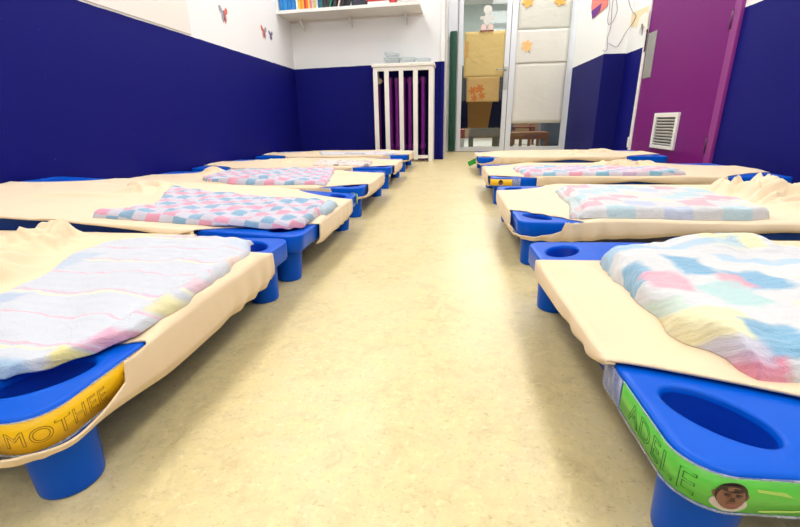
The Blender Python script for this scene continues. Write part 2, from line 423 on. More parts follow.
for x in (-.17, .17):
    for y in (-.11, .11):
        bm = nb(); box(bm, x-.03, x+.03, y-.03, y+.03, .004, .15, .008); obj('leg', bm, M['stone'], st)
M['red'] = simple('red_plastic', (176,52,42), .45, .1, 9)
cr = thing('toy_crate', 'red and white toy crate on the floor behind the left glass pane', 'crate', (-.02, YD+1.1, .004))
bm = nb(); box(bm, -.16, .16, -.12, .12, 0, .12, .006); obj('crate_body', bm, M['white'], cr)
bm = nb(); box(bm, -.165, .165, -.125, .125, .12, .24, .01); obj('crate_lid', bm, M['red'], cr)
def table(x, y, w, d, h, name, label, slats=True):
    t_ = thing(name, label, 'table' if 'table' in name else 'chair', (x, y, .004))
    bm = nb(); box(bm, -w/2, w/2, -d/2, d/2, h-.035, h, .006); obj('tabletop', bm, M['wood'], t_)
    for i in range(6):
        xx = -w/2+.03+(w-.06)*i/5
        bm = nb(); box(bm, xx-.018, xx+.018, -d/2+.01, -d/2+.045, 0, h-.035, .003); obj('leg', bm, M['wood'], t_)
    bm = nb(); box(bm, -w/2+.02, w/2-.02, -d/2+.012, -d/2+.03, h-.09, h-.035); obj('apron', bm, M['wood'], t_)
    return t_
table(.93, YD+.75, .62, .4, .20, 'low_table', 'low slatted brown wooden table behind the right glass pane')
bm = nb(); box(bm, .70, .86, YD+1.3, YD+1.5, .0045, .31, .02); tag(obj('storage_bin', bm, simple('teal_blue_plastic', (66,112,150), .5)), 'blue storage bin behind the slatted table in the next room', 'bin')
ch = thing('child_chair', 'reddish wooden child chair behind the slatted table in the next room', 'chair', (1.02, YD+1.45, .004))
bm = nb(); box(bm, -.16, .16, -.15, .15, .24, .265, .006); obj('seat', bm, M['wood2'], ch)
bm = nb(); box(bm, -.16, .16, .13, .15, .30, .48, .01); obj('backrest', bm, M['wood2'], ch)
for x in (-.14, .14):
    for y, h in ((-.13, .245), (.14, .48)):
        bm = nb(); box(bm, x-.016, x+.016, y-.016, y+.016, 0, h); obj('leg', bm, M['wood2'], ch)
bm = nb(); box(bm, 1.2, 1.62, YD+.95, YD+1.25, .0045, .38, .03); tag(obj('grey_cabinet', bm, simple('blue_grey_lacquer', (98,108,122), .5)), 'blue grey low cabinet at the right edge of the view through the glass', 'cabinet')

# ------------------------------------------------------------------ purple door (door_2) in the right wall
d2 = sempty('door_2', (XR, 3.35, 0)); d2['label'] = 'purple door in the right wall with a white grille near the floor'
def rp(name, bm, m, parent=d2):
    bmesh.ops.translate(bm, verts=bm.verts, vec=(-XR, -3.35, 0)); return obj(name, bm, m, parent)
bm = nb(); box(bm, XR-.008, XR+.05, 2.80, 3.93, .006, 2.04, .004); slab = rp('door_slab', bm, M['purple'])
bm = nb(); box(bm, XR-.018, XR+.06, 2.735, 2.798, 0, 2.10, .004); rp('door_jamb', bm, simple('purple_jamb_paint', (142,48,134), .4, .06, 4))
bm = nb(); box(bm, XR-.016, XR+.06, 3.932, 3.975, 0, 2.10, .004); rp('door_jamb', bm, M['white'])
bm = nb(); box(bm, XR-.014, XR+.06, 2.735, 3.975, 2.042, 2.10, .004); rp('door_head', bm, M['purple'])
for zz in (.2, .86):
    bm = nb(); tube(bm, [(XR-.016, 2.80, zz-.045), (XR-.016, 2.80, zz+.045)], .009, 10); tube(bm, [(XR-.016, 2.80, zz+.046), (XR-.016, 2.80, zz+.056)], .006, 8)
    rp('hinge', bm, simple('dark_purple_hinge', (74,18,74), .4))
bm = nb(); box(bm, XR-.012, XR-.008, 3.755, 3.905, .66, .985, .001)
for y in (3.775, 3.885):
    for zz in (.685, .96): tube(bm, [(XR-.0135, y, zz), (XR-.012, y, zz)], .006, 8)
rp('push_plate', bm, simple('worn_grey_plate', (158,160,158), .4, .2, 18, metal=.3), slab)
bm = nb(); box(bm, XR-.02, XR-.014, 3.922, 3.94, .86, 1.02, .002); rp('lock_edge', bm, M['black'], slab)
gy0, gy1, gz0, gz1 = 3.185, 3.545, .150, .395
bm = nb(); e = .035
box(bm, XR-.022, XR-.006, gy0, gy0+e, gz0, gz1, .002); box(bm, XR-.022, XR-.006, gy1-e, gy1, gz0, gz1, .002)
box(bm, XR-.022, XR-.006, gy0+e, gy1-e, gz0, gz0+.022, .002); box(bm, XR-.022, XR-.006, gy0+e, gy1-e, gz1-.03, gz1, .002)
gr = rp('vent_grille', bm, M['white'], slab)
bm = nb()
for k in range(9):
    zz = gz0+.032+k*.0205
    box(bm, -.009, .009, gy0+e, gy1-e, -.0015, .0015, mat=Matrix.Translation((XR-.014, 0, zz)) @ Matrix.Rotation(math.radians(38), 4, 'Y'))
rp('grille_slats', bm, simple('greyish_louvre', (214,216,210), .5), slab)
bm = nb(); box(bm, XR-.0085, XR-.007, gy0+e, gy1-e, gz0+.02, gz1-.03); rp('grille_shade_sheet', bm, simple('grille_shadow_board', (70,72,70), .8), slab)  # dark sheet standing in for the shade between the slats

# papers and marks beside the purple door
bm = nb()
prism(bm, [(3.99, 1.16), (4.12, 1.14), (4.14, 1.06), (4.07, 1.05), (4.06, 1.08), (3.99, 1.07)], XR-.022, XR-.0185, 'x')
prism(bm, [(3.93, 1.15), (4.02, 1.13), (4.0, 1.06), (3.955, 1.04), (3.95, 1.0), (3.92, 1.02)], XR-.026, XR-.0225, 'x')
tag(obj('torn_paper', bm, M['cream']), 'torn white paper curling off the edge of the purple door frame', 'paper')
bm = nb(); prism(bm, [(4.0, 1.2), (4.35, 1.22), (4.36, 1.115), (4.2, 1.09), (4.02, 1.12)], XR-.004, XR-.001, 'x')
tag(obj('cream_card', bm, simple('cream_card', (240,222,182), .8, .08, 20)), 'cream card pinned high on the wall beside the purple door', 'card')
M['pencil'] = simple('grey_wire', (128,126,132), .6)
def wire(pts, r, label, name='wire_string'):
    bm = nb(); c = []
    P = [Vector(p) for p in pts]
    for i in range(len(P)-1):
        p0 = P[max(i-1, 0)]; p1 = P[i]; p2 = P[i+1]; p3 = P[min(i+2, len(P)-1)]
        for k in range(6):
            u = k/6
            c.append(.5*((2*p1)+(p2-p0)*u+(2*p0-5*p1+4*p2-p3)*u*u+(3*p1-p0-3*p2+p3)*u**3))
    c.append(P[-1]); tube(bm, c, r, 6)
    return tag(obj(name, bm, M['pencil']), label, 'wire', 'loose wires on the white wall')
wire([(1.292, 4.362, 1.36), (1.303, 4.362, 1.274), (1.298, 4.362, 1.19), (1.31, 4.362, 1.144), (1.33, 4.364, 1.150), (1.35, 4.364, 1.173), (1.369, 4.364, 1.25), (1.352, 4.364, 1.329), (1.35, 4.364, 1.40)], .0022, 'grey wire hanging in a rounded loop on the corner of the white pier')
wire([(1.323, 4.362, 1.40), (1.323, 4.362, 1.279), (1.331, 4.362, 1.165), (1.33, 4.362, 1.103), (1.318, 4.362, 1.041), (1.325, 4.362, .949), (1.310, 4.360, .930), (1.302, 4.40, .945)], .0022, 'grey wire hanging straight down the pier with a hooked end')
wire([(1.44, 4.362, 1.36), (1.46, 4.362, 1.298), (1.484, 4.33, 1.226), (1.486, 4.241, 1.175), (1.484, 4.316, 1.121), (1.462, 4.362, 1.07), (1.413, 4.362, .969), (1.37, 4.362, .972), (1.333, 4.362, .995)], .0022, 'grey wire bowing out to the right towards the purple door')
# coloured drawing at the top of the pier side
bm = nb(); prism(bm, [(4.42, 1.50), (4.92, 1.52), (4.93, 1.40), (4.84, 1.285), (4.80, 1.285), (4.56, 1.295), (4.42, 1.30)], 1.299, 1.3015, 'x')
dr = tag(obj('child_drawing', bm, simple('coral_drawing', (238,130,120), .8, .2, 25)), 'coral and violet drawing pinned high on the side of the pier', 'drawing')
bm = nb(); prism(bm, [(4.60, 1.36), (4.90, 1.36), (4.84, 1.28), (4.80, 1.282), (4.62, 1.30)], 1.297, 1.2995, 'x')
obj('violet_patch', bm, simple('violet_crayon', (110,44,140), .8, .3, 40), dr)
bm = nb(); prism(bm, [(4.065, 1.06), (4.09, 1.062), (4.078, 1.0), (4.062, .999)], 1.491, 1.4935, 'x')
tag(obj('wall_sticker', bm, simple('faded_violet', (170,160,196), .8)), 'small faded violet sticker on the white wall beside the purple door', 'sticker')
bm = nb(); box(bm, XR-.028, XR-.016, 3.945, 3.975, .125, .21, .004); box(bm, XR-.03, XR-.026, 3.953, 3.967, .15, .185, .002)
tag(obj('door_stop_plate', bm, M['white']), 'small white plastic plate low on the purple door frame', 'plate')
# left wall stickers
M['bf1'] = simple('salmon_sticker', (222,110,92), .7, .15, 80); M['bf2'] = simple('slate_sticker', (112,104,140), .7, .15, 80); M['bf3'] = simple('pale_grey_sticker', (170,166,176), .7, .15, 80)
def butterfly(y, z, s, a, b, label):
    r = thing('butterfly_sticker', label, 'sticker', (XL, y, z), group='butterfly stickers on the left wall')
    for side, m in ((-1, a), (1, b)):
        bm = nb(); x0, x1 = .0015, .0035
        prism(bm, [(side*.002, .012*s), (side*.03*s, .040*s), (side*.045*s, .034*s), (side*.042*s, .012*s), (side*.02*s, 0), (side*.026*s, -.02*s), (side*.012*s, -.042*s), (side*.002, -.02*s)], x0, x1, 'x')
        obj('wing', bm, M[m], r)
    bm = nb(); tube(bm, [(.004, 0, -.03*s), (.004, 0, .02*s)], .003*s, 6); obj('body', bm, M['bf2'], r)
butterfly(3.095, 1.085, 1.25, 'bf3', 'bf1', 'nearest butterfly sticker on the white left wall, with a red wing')
butterfly(3.745, 1.09, 1.2, 'bf1', 'bf3', 'pale red butterfly sticker in the middle of the left wall three')
butterfly(3.88, 1.09, .9, 'bf2', 'bf2', 'smallest slate blue butterfly sticker nearest the shelf')
bm = nb(); box(bm, XL, XL+.008, YF, 2.655, .886, H, .002); struct(obj('trim_4', bm, simple('warm_white_panel', (238,234,226), .6, .03, 3)))

# ------------------------------------------------------------------ radiator and its slatted guard
rc = thing('radiator_guard', 'white slatted wooden radiator guard against the blue back wall', 'radiator cover', (-.48, 4.15, 0))
X = lambda v: v+.48
bm = nb(); box(bm, X(-.768), X(-.193), -.012, .245, .842, .872, .006); obj('top_board', bm, M['cream'], rc)
bm = nb(); box(bm, X(-.755), X(-.205), 0, .02, .808, .842, .003); obj('front_rail', bm, M['cream'], rc)
for x0, x1, nm in ((-.757, -.716, 'post'), (-.246, -.203, 'post'), (-.654, -.612, 'slat'), (-.518, -.478, 'slat'), (-.388, -.346, 'slat')):
    bm = nb(); box(bm, X(x0), X(x1), 0, .02, 0 if nm == 'post' else .02, .81, .003); obj(nm, bm, M['cream'], rc)
for x in (-.757, -.221):
    bm = nb(); box(bm, X(x), X(x+.018), .21, .245, 0, .842, .003); obj('post', bm, M['cream'], rc)
    bm = nb(); box(bm, X(x+.004), X(x+.014), .0205, .2095, .02, .842, .001); obj('light_stop_panel', bm, M['cream'], rc)  # added to stop light entering the guard from its sides
bm = nb(); box(bm, X(-.7), X(-.25), .004, .018, .03, .06, .002); obj('bottom_rail', bm, M['cream'], rc)
ra = thing('radiator', 'purple cast column radiator behind the white slats', 'radiator', (-.475, 4.29, 0))
for i in range(6):
    x = -.14+i*.062
    bm = nb()
    for y in (-.035, .035):
        tube(bm, [(x, y, .13), (x, y, .74)], .019, 10)
    box(bm, x-.024, x+.024, -.055, .055, .70, .765, .018); box(bm, x-.024, x+.024, -.055, .055, .105, .165, .018)
    obj('radiator_column', bm, M['purple_dark'], ra, smooth=True, angle=50)
for x in (-.14, .17):
    bm = nb(); box(bm, x-.012, x+.012, -.03, .03, 0, .12, .004); obj('foot', bm, M['purple_dark'], ra)
bm = nb(); tube(bm, [(-.255, .02, 0), (-.255, .02, .70), (-.25, .01, .735), (-.24, 0, .735), (-.18, 0, .735)], .011, 10); obj('supply_pipe', bm, M['purple_dark'], ra)
bm = nb(); tube(bm, [(-.245, -.05, .735), (-.245, -.018, .735)], [.024, .028], 16); tube(bm, [(-.245, -.018, .735), (-.245, .01, .735)], .014, 12); obj('valve_knob', bm, simple('ivory_plastic', (214,206,180), .4), ra)

# clear plastic trays on the guard
def clear_mat(name, tint, body):
    m = bpy.data.materials.new(name); m.use_nodes = True; t = m.node_tree; n = t.nodes; b = n['Principled BSDF']
    b.inputs['Base Color'].default_value = (*lin(tint), 1); b.inputs['Roughness'].default_value = .15
    tr = n.new('ShaderNodeBsdfTransparent'); mx = n.new('ShaderNodeMixShader'); mx.inputs[0].default_value = body
    t.links.new(tr.outputs[0], mx.inputs[1]); t.links.new(b.outputs[0], mx.inputs[2]); t.links.new(mx.outputs[0], n['Material Output'].inputs[0]); return m
M['clear'] = clear_mat('clear_plastic', (222,234,236), .28)
def tray(x0, x1, y0, y1, z0, h, fl, label, lid=False):
    r = thing('plastic_tray', label, 'tray', ((x0+x1)/2, (y0+y1)/2, z0), group='clear plastic trays on the radiator guard')
    w, d = (x1-x0)/2, (y1-y0)/2; bm = nb(); prof = [(.0, .001), (.82, .001), (.86, .006), (.97, h-.006), (1.0+fl, h-.003), (1.0+fl, h), (.955, h-.001), (.845, .009), (.8, .004), (0, .004)]
    n = 40; rings = []
    for s, z in prof[1:-1]:
        ring = []
        for k in range(n):
            a = 2*PI*k/n; c, s_ = math.cos(a), math.sin(a); q = (abs(c)**5+abs(s_)**5)**(-1/5)
            ring.append(bm.verts.new((w*s*c*q, d*s*s_*q, z)))
        rings.append(ring)
    for A, B in zip(rings, rings[1:]):
        for k in range(n): bm.faces.new((A[k], A[(k+1)%n], B[(k+1)%n], B[k])).smooth = True
    bm.faces.new(rings[0][::-1]); bm.faces.new(rings[-1])
    obj('tray_body', bm, M['clear'], r)
    bm = nb(); pts = []
    for k in range(n):
        a = 2*PI*k/n; c, s_ = math.cos(a), math.sin(a); q = (abs(c)**5+abs(s_)**5)**(-1/5); pts.append((w*(1+fl)*c*q, d*(1+fl)*s_*q, h))
    tube(bm, pts, .0022, 6, closed=True); obj('rim', bm, simple('tray_rim', (196,216,220), .2), r)
tray(-.665, -.52, 4.20, 4.36, .872, .055, .03, 'lower clear plastic tray on the left of the radiator guard')
tray(-.655, -.53, 4.205, 4.355, .9285, .035, .05, 'upper clear plastic tray stacked on the left of the radiator guard')
tray(-.508, -.375, 4.19, 4.37, .872, .05, .02, 'clear plastic tray in the middle of the radiator guard')
tray(-.365, -.235, 4.19, 4.37, .872, .036, .02, 'low clear plastic tray at the right end of the radiator guard')
# ------------------------------------------------------------------ shelf with books
tilt = math.radians(.75)
sh = thing('wall_shelf', 'long white wall shelf of books high on the back wall', 'shelf', (-.955, 4.4, 1.298), (0, -tilt, 0))
bm = nb(); box(bm, -.632, .637, -.345, 0, 0, .022, .002); obj('shelf_board', bm, M['shelf'], sh)
bm = nb(); box(bm, -.632, .637, -.349, -.345, -.002, .024, .001); obj('edge_strip', bm, M['white'], sh)
bm = nb(); box(bm, -.632, .637, -.02, 0, -.012, 0, .002); obj('batten', bm, M['shelf'], sh)
bm = nb(); box(bm, -.632, -.612, -.345, -.01, .0225, .35, .002); obj('end_panel', bm, M['white'], sh)
for x in (-.495, -.03, .49):
    bm = nb(); prism(bm, [(-.012, -.012), (-.012, -.085), (-.02, -.085), (-.15, -.012)], x-.006, x+.006, 'x')
    obj('bracket', bm, M['shelf'], sh)
def book(x, w, d, h, m, label, lean=0, y=-.32, name='book', cat='book', grp='books on the wall shelf', z0=.0225):
    px = x+.955
    zz = math.tan(tilt)*px
    r = thing(name, label, cat, (x, 4.4+y, 1.298+z0+.001+zz), (0, lean-tilt, 0), group=grp)
    bm = nb(); c = .003
    box(bm, 0, c, 0, d, 0, h, .001); box(bm, w-c, w, 0, d, 0, h, .001); box(bm, 0, w, 0, c, 0, h, .0012)
    obj('cover', bm, m, r)
    bm = nb(); box(bm, c+.0005, w-c-.0005, c+.0005, d-.004, .004, h-.004); obj('pages', bm, M['wpaper'], r)
    return r
def cm(n, c): return simple(n, c, .4, .1, 12)
bx = -1.562
for i, (w, c, l) in enumerate(((.036, (30,128,206), 'leftmost blue binder at the left end of the wall shelf'), (.036, (36,140,214), 'second blue binder from the left end of the wall shelf'),
        (.036, (24,118,196), 'third blue binder from the left end of the wall shelf'), (.034, (32,132,208), 'fourth blue binder, beside the white folder on the shelf'))):
    book(bx, w, .26, .30, cm('binder_blue', c), l, name='ring_binder', cat='binder', grp='blue binders on the wall shelf'); bx += w+.0015
spec = [(.02, (240,240,240), 'white folder beside the blue binders on the shelf'), (.016, (250,206,70), 'yellow thin book right of the white folder'),
        (.018, (246,150,40), 'orange book right of the thin yellow book'), (.014, (250,190,60), 'amber thin book between the orange and red books'),
        (.016, (222,60,60), 'red book in the orange and yellow group'), (.018, (240,120,50), 'dark orange book right of the red book'),
        (.014, (250,214,90), 'pale yellow book right of the dark orange book'), (.016, (238,130,140), 'pink book left of the pale rose book'),
        (.018, (232,190,196), 'pale rose book between pink and lime books'), (.018, (196,206,80), 'lime green book near the dark books'),
        (.016, (226,226,226), 'white book right of the lime green book'), (.018, (40,90,140), 'blue book left of the teal book'), (.022, (28,104,110), 'dark teal book left of the dark leaning books')]
for w, c, l in spec:
    book(bx, w, .22, .24, cm('cover_'+l.split()[0], c), l, y=-.31); bx += w+.0015
for i, (w, c, l) in enumerate(((.028, (28,30,44), 'upright black book just right of the teal book'), (.016, (30,120,90), 'leaning green book among the dark books'),
                    (.03, (34,36,48), 'first leaning black book on the wall shelf'), (.014, (236,204,190), 'leaning pale pink book among the dark books'), (.018, (40,42,54), 'second leaning black book, left of the navy box'))):
    book(bx+ (0 if i == 0 else .012), w, .22, .22, cm('leaning_'+str(i), c), l, lean=0 if i == 0 else .30, y=-.31); bx += w+.010+(.006 if i else 0)
bx += .075
bx = max(bx, -1.0)
r_ = thing('storage_box', 'dark navy box standing between books and white trays on the shelf', 'box', (bx, 4.4-.31, 1.298+.0235+math.tan(tilt)*(bx+.955)), (0, -tilt, 0))
bm = nb(); box(bm, 0, .13, 0, .24, 0, .2, .004); obj('box_body', bm, cm('navy_card', (28,34,52)), r_)
bm = nb(); box(bm, .03, .10, -.0015, .0005, .05, .12, .0005); obj('box_label', bm, M['wpaper'], r_)
bx += .145
def sbox(x, w, d, h, m, label, nm, cat, y=-.32, lidm=None):
    r = thing(nm, label, cat, (x, 4.4+y, 1.298+.0235+math.tan(tilt)*(x+.955)), (0, -tilt, 0))
    bm = nb(); box(bm, 0, w, 0, d, 0, h, .004); obj('body', bm, m, r)
    if lidm:
        bm = nb(); box(bm, -.003, w+.003, -.003, d+.003, h+.0005, h+.02, .004); obj('lid', bm, lidm, r)
sbox(bx, .19, .25, .028, M['white'], 'white flat game box with a red lid on the shelf', 'game_box', 'box', lidm=simple('red_card', (214,52,52), .5)); bx += .2
sbox(bx, .045, .22, .11, simple('red_card_box', (220,60,60), .5), 'upright red box right of the flat white game box', 'card_box', 'box'); bx += .055
sbox(bx, .11, .22, .05, M['wpaper'], 'white box at the right end of the books on the shelf', 'card_box', 'box', lidm=M['white']); bx += .13
bm = nb(); tube(bm, [(-.50, 4.065, 1.335), (-.43, 4.055, 1.336), (-.38, 4.06, 1.338), (-.335, 4.058, 1.3385)], .006, 8)
tag(obj('paper_roll', bm, M['white']), 'thin white paper roll lying at the right end of the shelf', 'roll')

# ------------------------------------------------------------------ cots
HX, HY, ZT, RC = .61, .310, .125, .034
CA, CB = .255, .178                     # corner casting: along the length, along the width
def corner_outline():
    """corner at origin; a runs inward along the length (+x), b inward along the width (+y); CCW"""
    pts = []
    for k in range(9):
        t = k/8*PI/2
        pts.append((RC-RC*math.sin(PI/2-t) if False else RC-RC*math.cos(t), RC-RC*math.sin(t)))
    # along length edge to the tip, along the hypotenuse, back along the width edge
    n = 10
    pts += [(RC+(CA-.012-RC)*k/n, 0) for k in range(1, n+1)]
    pts += [(CA, .006), (CA-.004, .016)]
    for k in range(1, n*2):
        u = k/(n*2); bow = -.026*math.sin(PI*u)
        pts.append((CA-.004+(.016-CA+.004)*u - bow*.6, .016+(CB-.004-.016)*u - bow*.6))
    pts += [(.016, CB-.004), (.006, CB)]
    pts += [(0, CB-.012-(CB-.012-RC)*k/n) for k in range(n)]
    return pts
def ring_resample(pts, c, n):
    """outline radius by angle from c"""
    out = []
    m = len(pts)
    for k in range(n):
        a = 2*PI*k/n; d = (math.cos(a), math.sin(a)); best = None
        for i in range(m):
            p, q = pts[i], pts[(i+1) % m]
            ex, ey = q[0]-p[0], q[1]-p[1]; den = d[0]*ey-d[1]*ex
            if abs(den) < 1e-12: continue
            wx, wy = p[0]-c[0], p[1]-c[1]
            t = (wx*ey-wy*ex)/den; u = (wx*d[1]-wy*d[0])/den
            if t > 0 and -1e-9 <= u <= 1+1e-9 and (best is None or t > best): best = t
        out.append((c[0]+d[0]*best, c[1]+d[1]*best))
    return out
HC, HA, HB, HANG = (.056, .068), .045, .0265, math.atan2(.066, -.053)
def corner_bm(sx, sy):
    bm = nb(); n = 96; out = ring_resample(corner_outline(), HC, n)
    def inset(p, d):
        v = Vector((p[0]-HC[0], p[1]-HC[1])); l = v.length; v *= (l-d)/l; return (HC[0]+v.x, HC[1]+v.y)
    def ell(k, s):
        a = 2*PI*k/n - HANG; x, y = HA*s*math.cos(a), HB*s*math.sin(a)
        # keep angular order by shooting rays at the ellipse
        r = 1/math.sqrt((math.cos(a)/(HA*s))**2+(math.sin(a)/(HB*s))**2)
        return (HC[0]+r*math.cos(2*PI*k/n), HC[1]+r*math.sin(2*PI*k/n))
    rings = []
    rings.append([(*ell(k, .80), ZT-.044) for k in range(n)])
    rings.append([(*ell(k, .86), ZT-.040) for k in range(n)])
    rings.append([(*ell(k, .97), ZT-.006) for k in range(n)])
    rings.append([(*ell(k, 1.0), ZT-.002) for k in range(n)])
    rings.append([(*ell(k, 1.05), ZT) for k in range(n)])
    rings.append([(*ell(k, 1.14), ZT) for k in range(n)])
    rings.append([(*inset(out[k], .012), ZT) for k in range(n)])
    rings.append([(*inset(out[k], .005), ZT-.0001) for k in range(n)])
    rings.append([(*inset(out[k], .0014), ZT-.001) for k in range(n)])
    rings.append([(*inset(out[k], 0), ZT-.0034) for k in range(n)])
    rings.append([(*inset(out[k], .001), ZT-.036) for k in range(n)])
    rings.append([(*inset(out[k], .004), ZT-.041) for k in range(n)])
    V = [[bm.verts.new((sx*(-HX)+(-sx)*0+sx*p[0] if False else -sx*0+(sx*(HX-p[0])), sy*(HY-p[1]), p[2])) for p in r] for r in rings]
    for i, (A, B) in enumerate(zip(V, V[1:])):
        for k in range(n):
            f = bm.faces.new((A[k], A[(k+1)%n], B[(k+1)%n], B[k])); f.smooth = True
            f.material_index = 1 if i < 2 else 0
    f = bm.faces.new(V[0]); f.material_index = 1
    f = bm.faces.new(V[-1])
    bmesh.ops.recalc_face_normals(bm, faces=bm.faces[:])
    return bm
LEG = (.051, .058)
def leg_bm(sx, sy):
    bm = nb(); lathe(bm, [(.0285, 0), (.0305, .002), (.0310, .006), (.0330, .06), (.0335, .0835), (.031, .0865)], 32, (sx*(HX-LEG[0]), sy*(HY-LEG[1]), 0)); return bm
def socket_bm(sx, sy):
    """rail sleeves and the round tongue that reach out of the casting under the bed"""
    bm = nb()
    def P(a, b, z): return (sx*(HX-a), sy*(HY-b), z)
    tube(bm, [P(.15, .022, .106), P(.34, .022, .106)], .0165, 14)
    tube(bm, [P(.024, .11, .102), P(.024, .225, .102)], .0165, 14)
    # tongue
    pts = [(.085, .120)] + [(.130+.038*math.cos(t), .128+.038*math.sin(t)) for t in [(-.7+2.6*k/12) for k in range(13)]] + [(.15, .09)]
    A = [bm.verts.new(P(a, b, .121)) for a, b in pts]; B = [bm.verts.new(P(a, b, .092)) for a, b in pts]
    bm.faces.new(A); bm.faces.new(B[::-1]); n = len(pts)
    for k in range(n): bm.faces.new((A[k], B[k], B[(k+1)%n], A[(k+1)%n]))
    bmesh.ops.recalc_face_normals(bm, faces=bm.faces[:])
    return bm
def make_cot():
    r = thing('stacking_cot', 'x', 'cot')
    for sx in (-1, 1):
        for sy in (-1, 1):
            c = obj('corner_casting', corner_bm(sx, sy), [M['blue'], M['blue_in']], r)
            c.data.set_sharp_from_angle(angle=math.radians(60))
            obj('leg', leg_bm(sx, sy), M['blue'], c)
            obj('rail_socket', socket_bm(sx, sy), M['blue'], c)
    for sy in (-1, 1):
        bm = nb(); tube(bm, [(-HX+.10, sy*(HY-.022), .106), (HX-.10, sy*(HY-.022), .106)], .0125, 12); obj('side_rail', bm, M['steel'], r)
    for sx in (-1, 1):
        bm = nb(); tube(bm, [(sx*(HX-.024), -HY+.10, .102), (sx*(HX-.024), HY-.10, .102)], .0125, 12); obj('end_rail', bm, M['steel'], r)
    # canvas bed wrapped over the rails, cut off at the corners
    bm = nb(); a, b = .22, .15; ex, ey = HX-.010, HY-.008
    top = [(-ex+a, -ey), (ex-a, -ey), (ex, -ey+b), (ex, ey-b), (ex-a, ey), (-ex+a, ey), (-ex, ey-b), (-ex, -ey+b)]
    n = 8; A = [bm.verts.new((x, y, .119)) for x, y in top]
    C = [bm.verts.new((x*.985, y*.97, .1215)) for x, y in top]
    B = []
    for i, (x, y) in enumerate(top): B.append(bm.verts.new((x, y, .088)))
    D = [bm.verts.new((x*.93, y*.90, .084)) for x, y in top]
    bm.faces.new(C)
    for P_, Q in ((C, A), (A, B), (B, D)):
        for k in range(n): bm.faces.new((P_[k], Q[k], Q[(k+1)%n], P_[(k+1)%n]))
    bmesh.ops.recalc_face_normals(bm, faces=bm.faces[:])
    obj('canvas_bed', bm, M['canvas'], r)
    return r
def copy_tree(o, parent=None):
    c = o.copy(); COL.objects.link(c)
    if parent: c.parent = parent
    for k in list(o.children): copy_tree(k, c)
    return c
XR0, XL0 = .165, -.355
GC = 'stacking cots in two rows'
# name: centre x, centre y, rotation, label
cots = {
 'R1': (XR0+HX+.001, .597, math.radians(1.9), 'nearest cot on the right, with a green name tag on its front corner'),
 'R2': (XR0+HX, 1.377, 0, 'second cot from the front in the right row, with rumpled sheet at the wall end'),
 'R3': (XR0+HX, 2.237, 0, 'third cot in the right row, with a small yellow name tag'),
 'R4': (XR0+HX, 3.317, 0, 'farthest cot on the right, beside the glass door, without a blanket'),
 'L1': (XL0-HX-.006, .570, PI, 'nearest cot on the left, with a yellow name tag on its front corner'),
 'L2': (XL0-HX, 1.207, PI, 'second cot from the front on the left, its wall end raised'),
 'L3': (XL0-HX, 1.937, PI, 'third cot from the front in the left row'),
 'L4': (XL0-HX, 2.707, PI, 'fourth cot from the front in the left row'),
 'L5': (XL0-HX, 3.567, PI, 'farthest cot on the left, nearest the radiator'),
}
TILT = math.radians(3.1)
proto = make_cot(); MATS = {}; COT = {}
def place(key):
    x, y, rz, _ = cots[key]
    m = Matrix.Translation((x, y, 0)) @ Matrix.Rotation(rz, 4, 'Z')
    if key == 'L2':      # pivot about the aisle legs
        piv = Matrix.Translation((-HX+LEG[0], 0, 0))
        m = m @ piv @ Matrix.Rotation(-TILT, 4, 'Y') @ piv.inverted()
    return m
for i, k in enumerate(cots):
    o = proto if i == 0 else copy_tree(proto)
    MATS[k] = place(k); o.matrix_world = MATS[k]
    o['label'] = cots[k][3]; o['group'] = GC; COT[k] = o

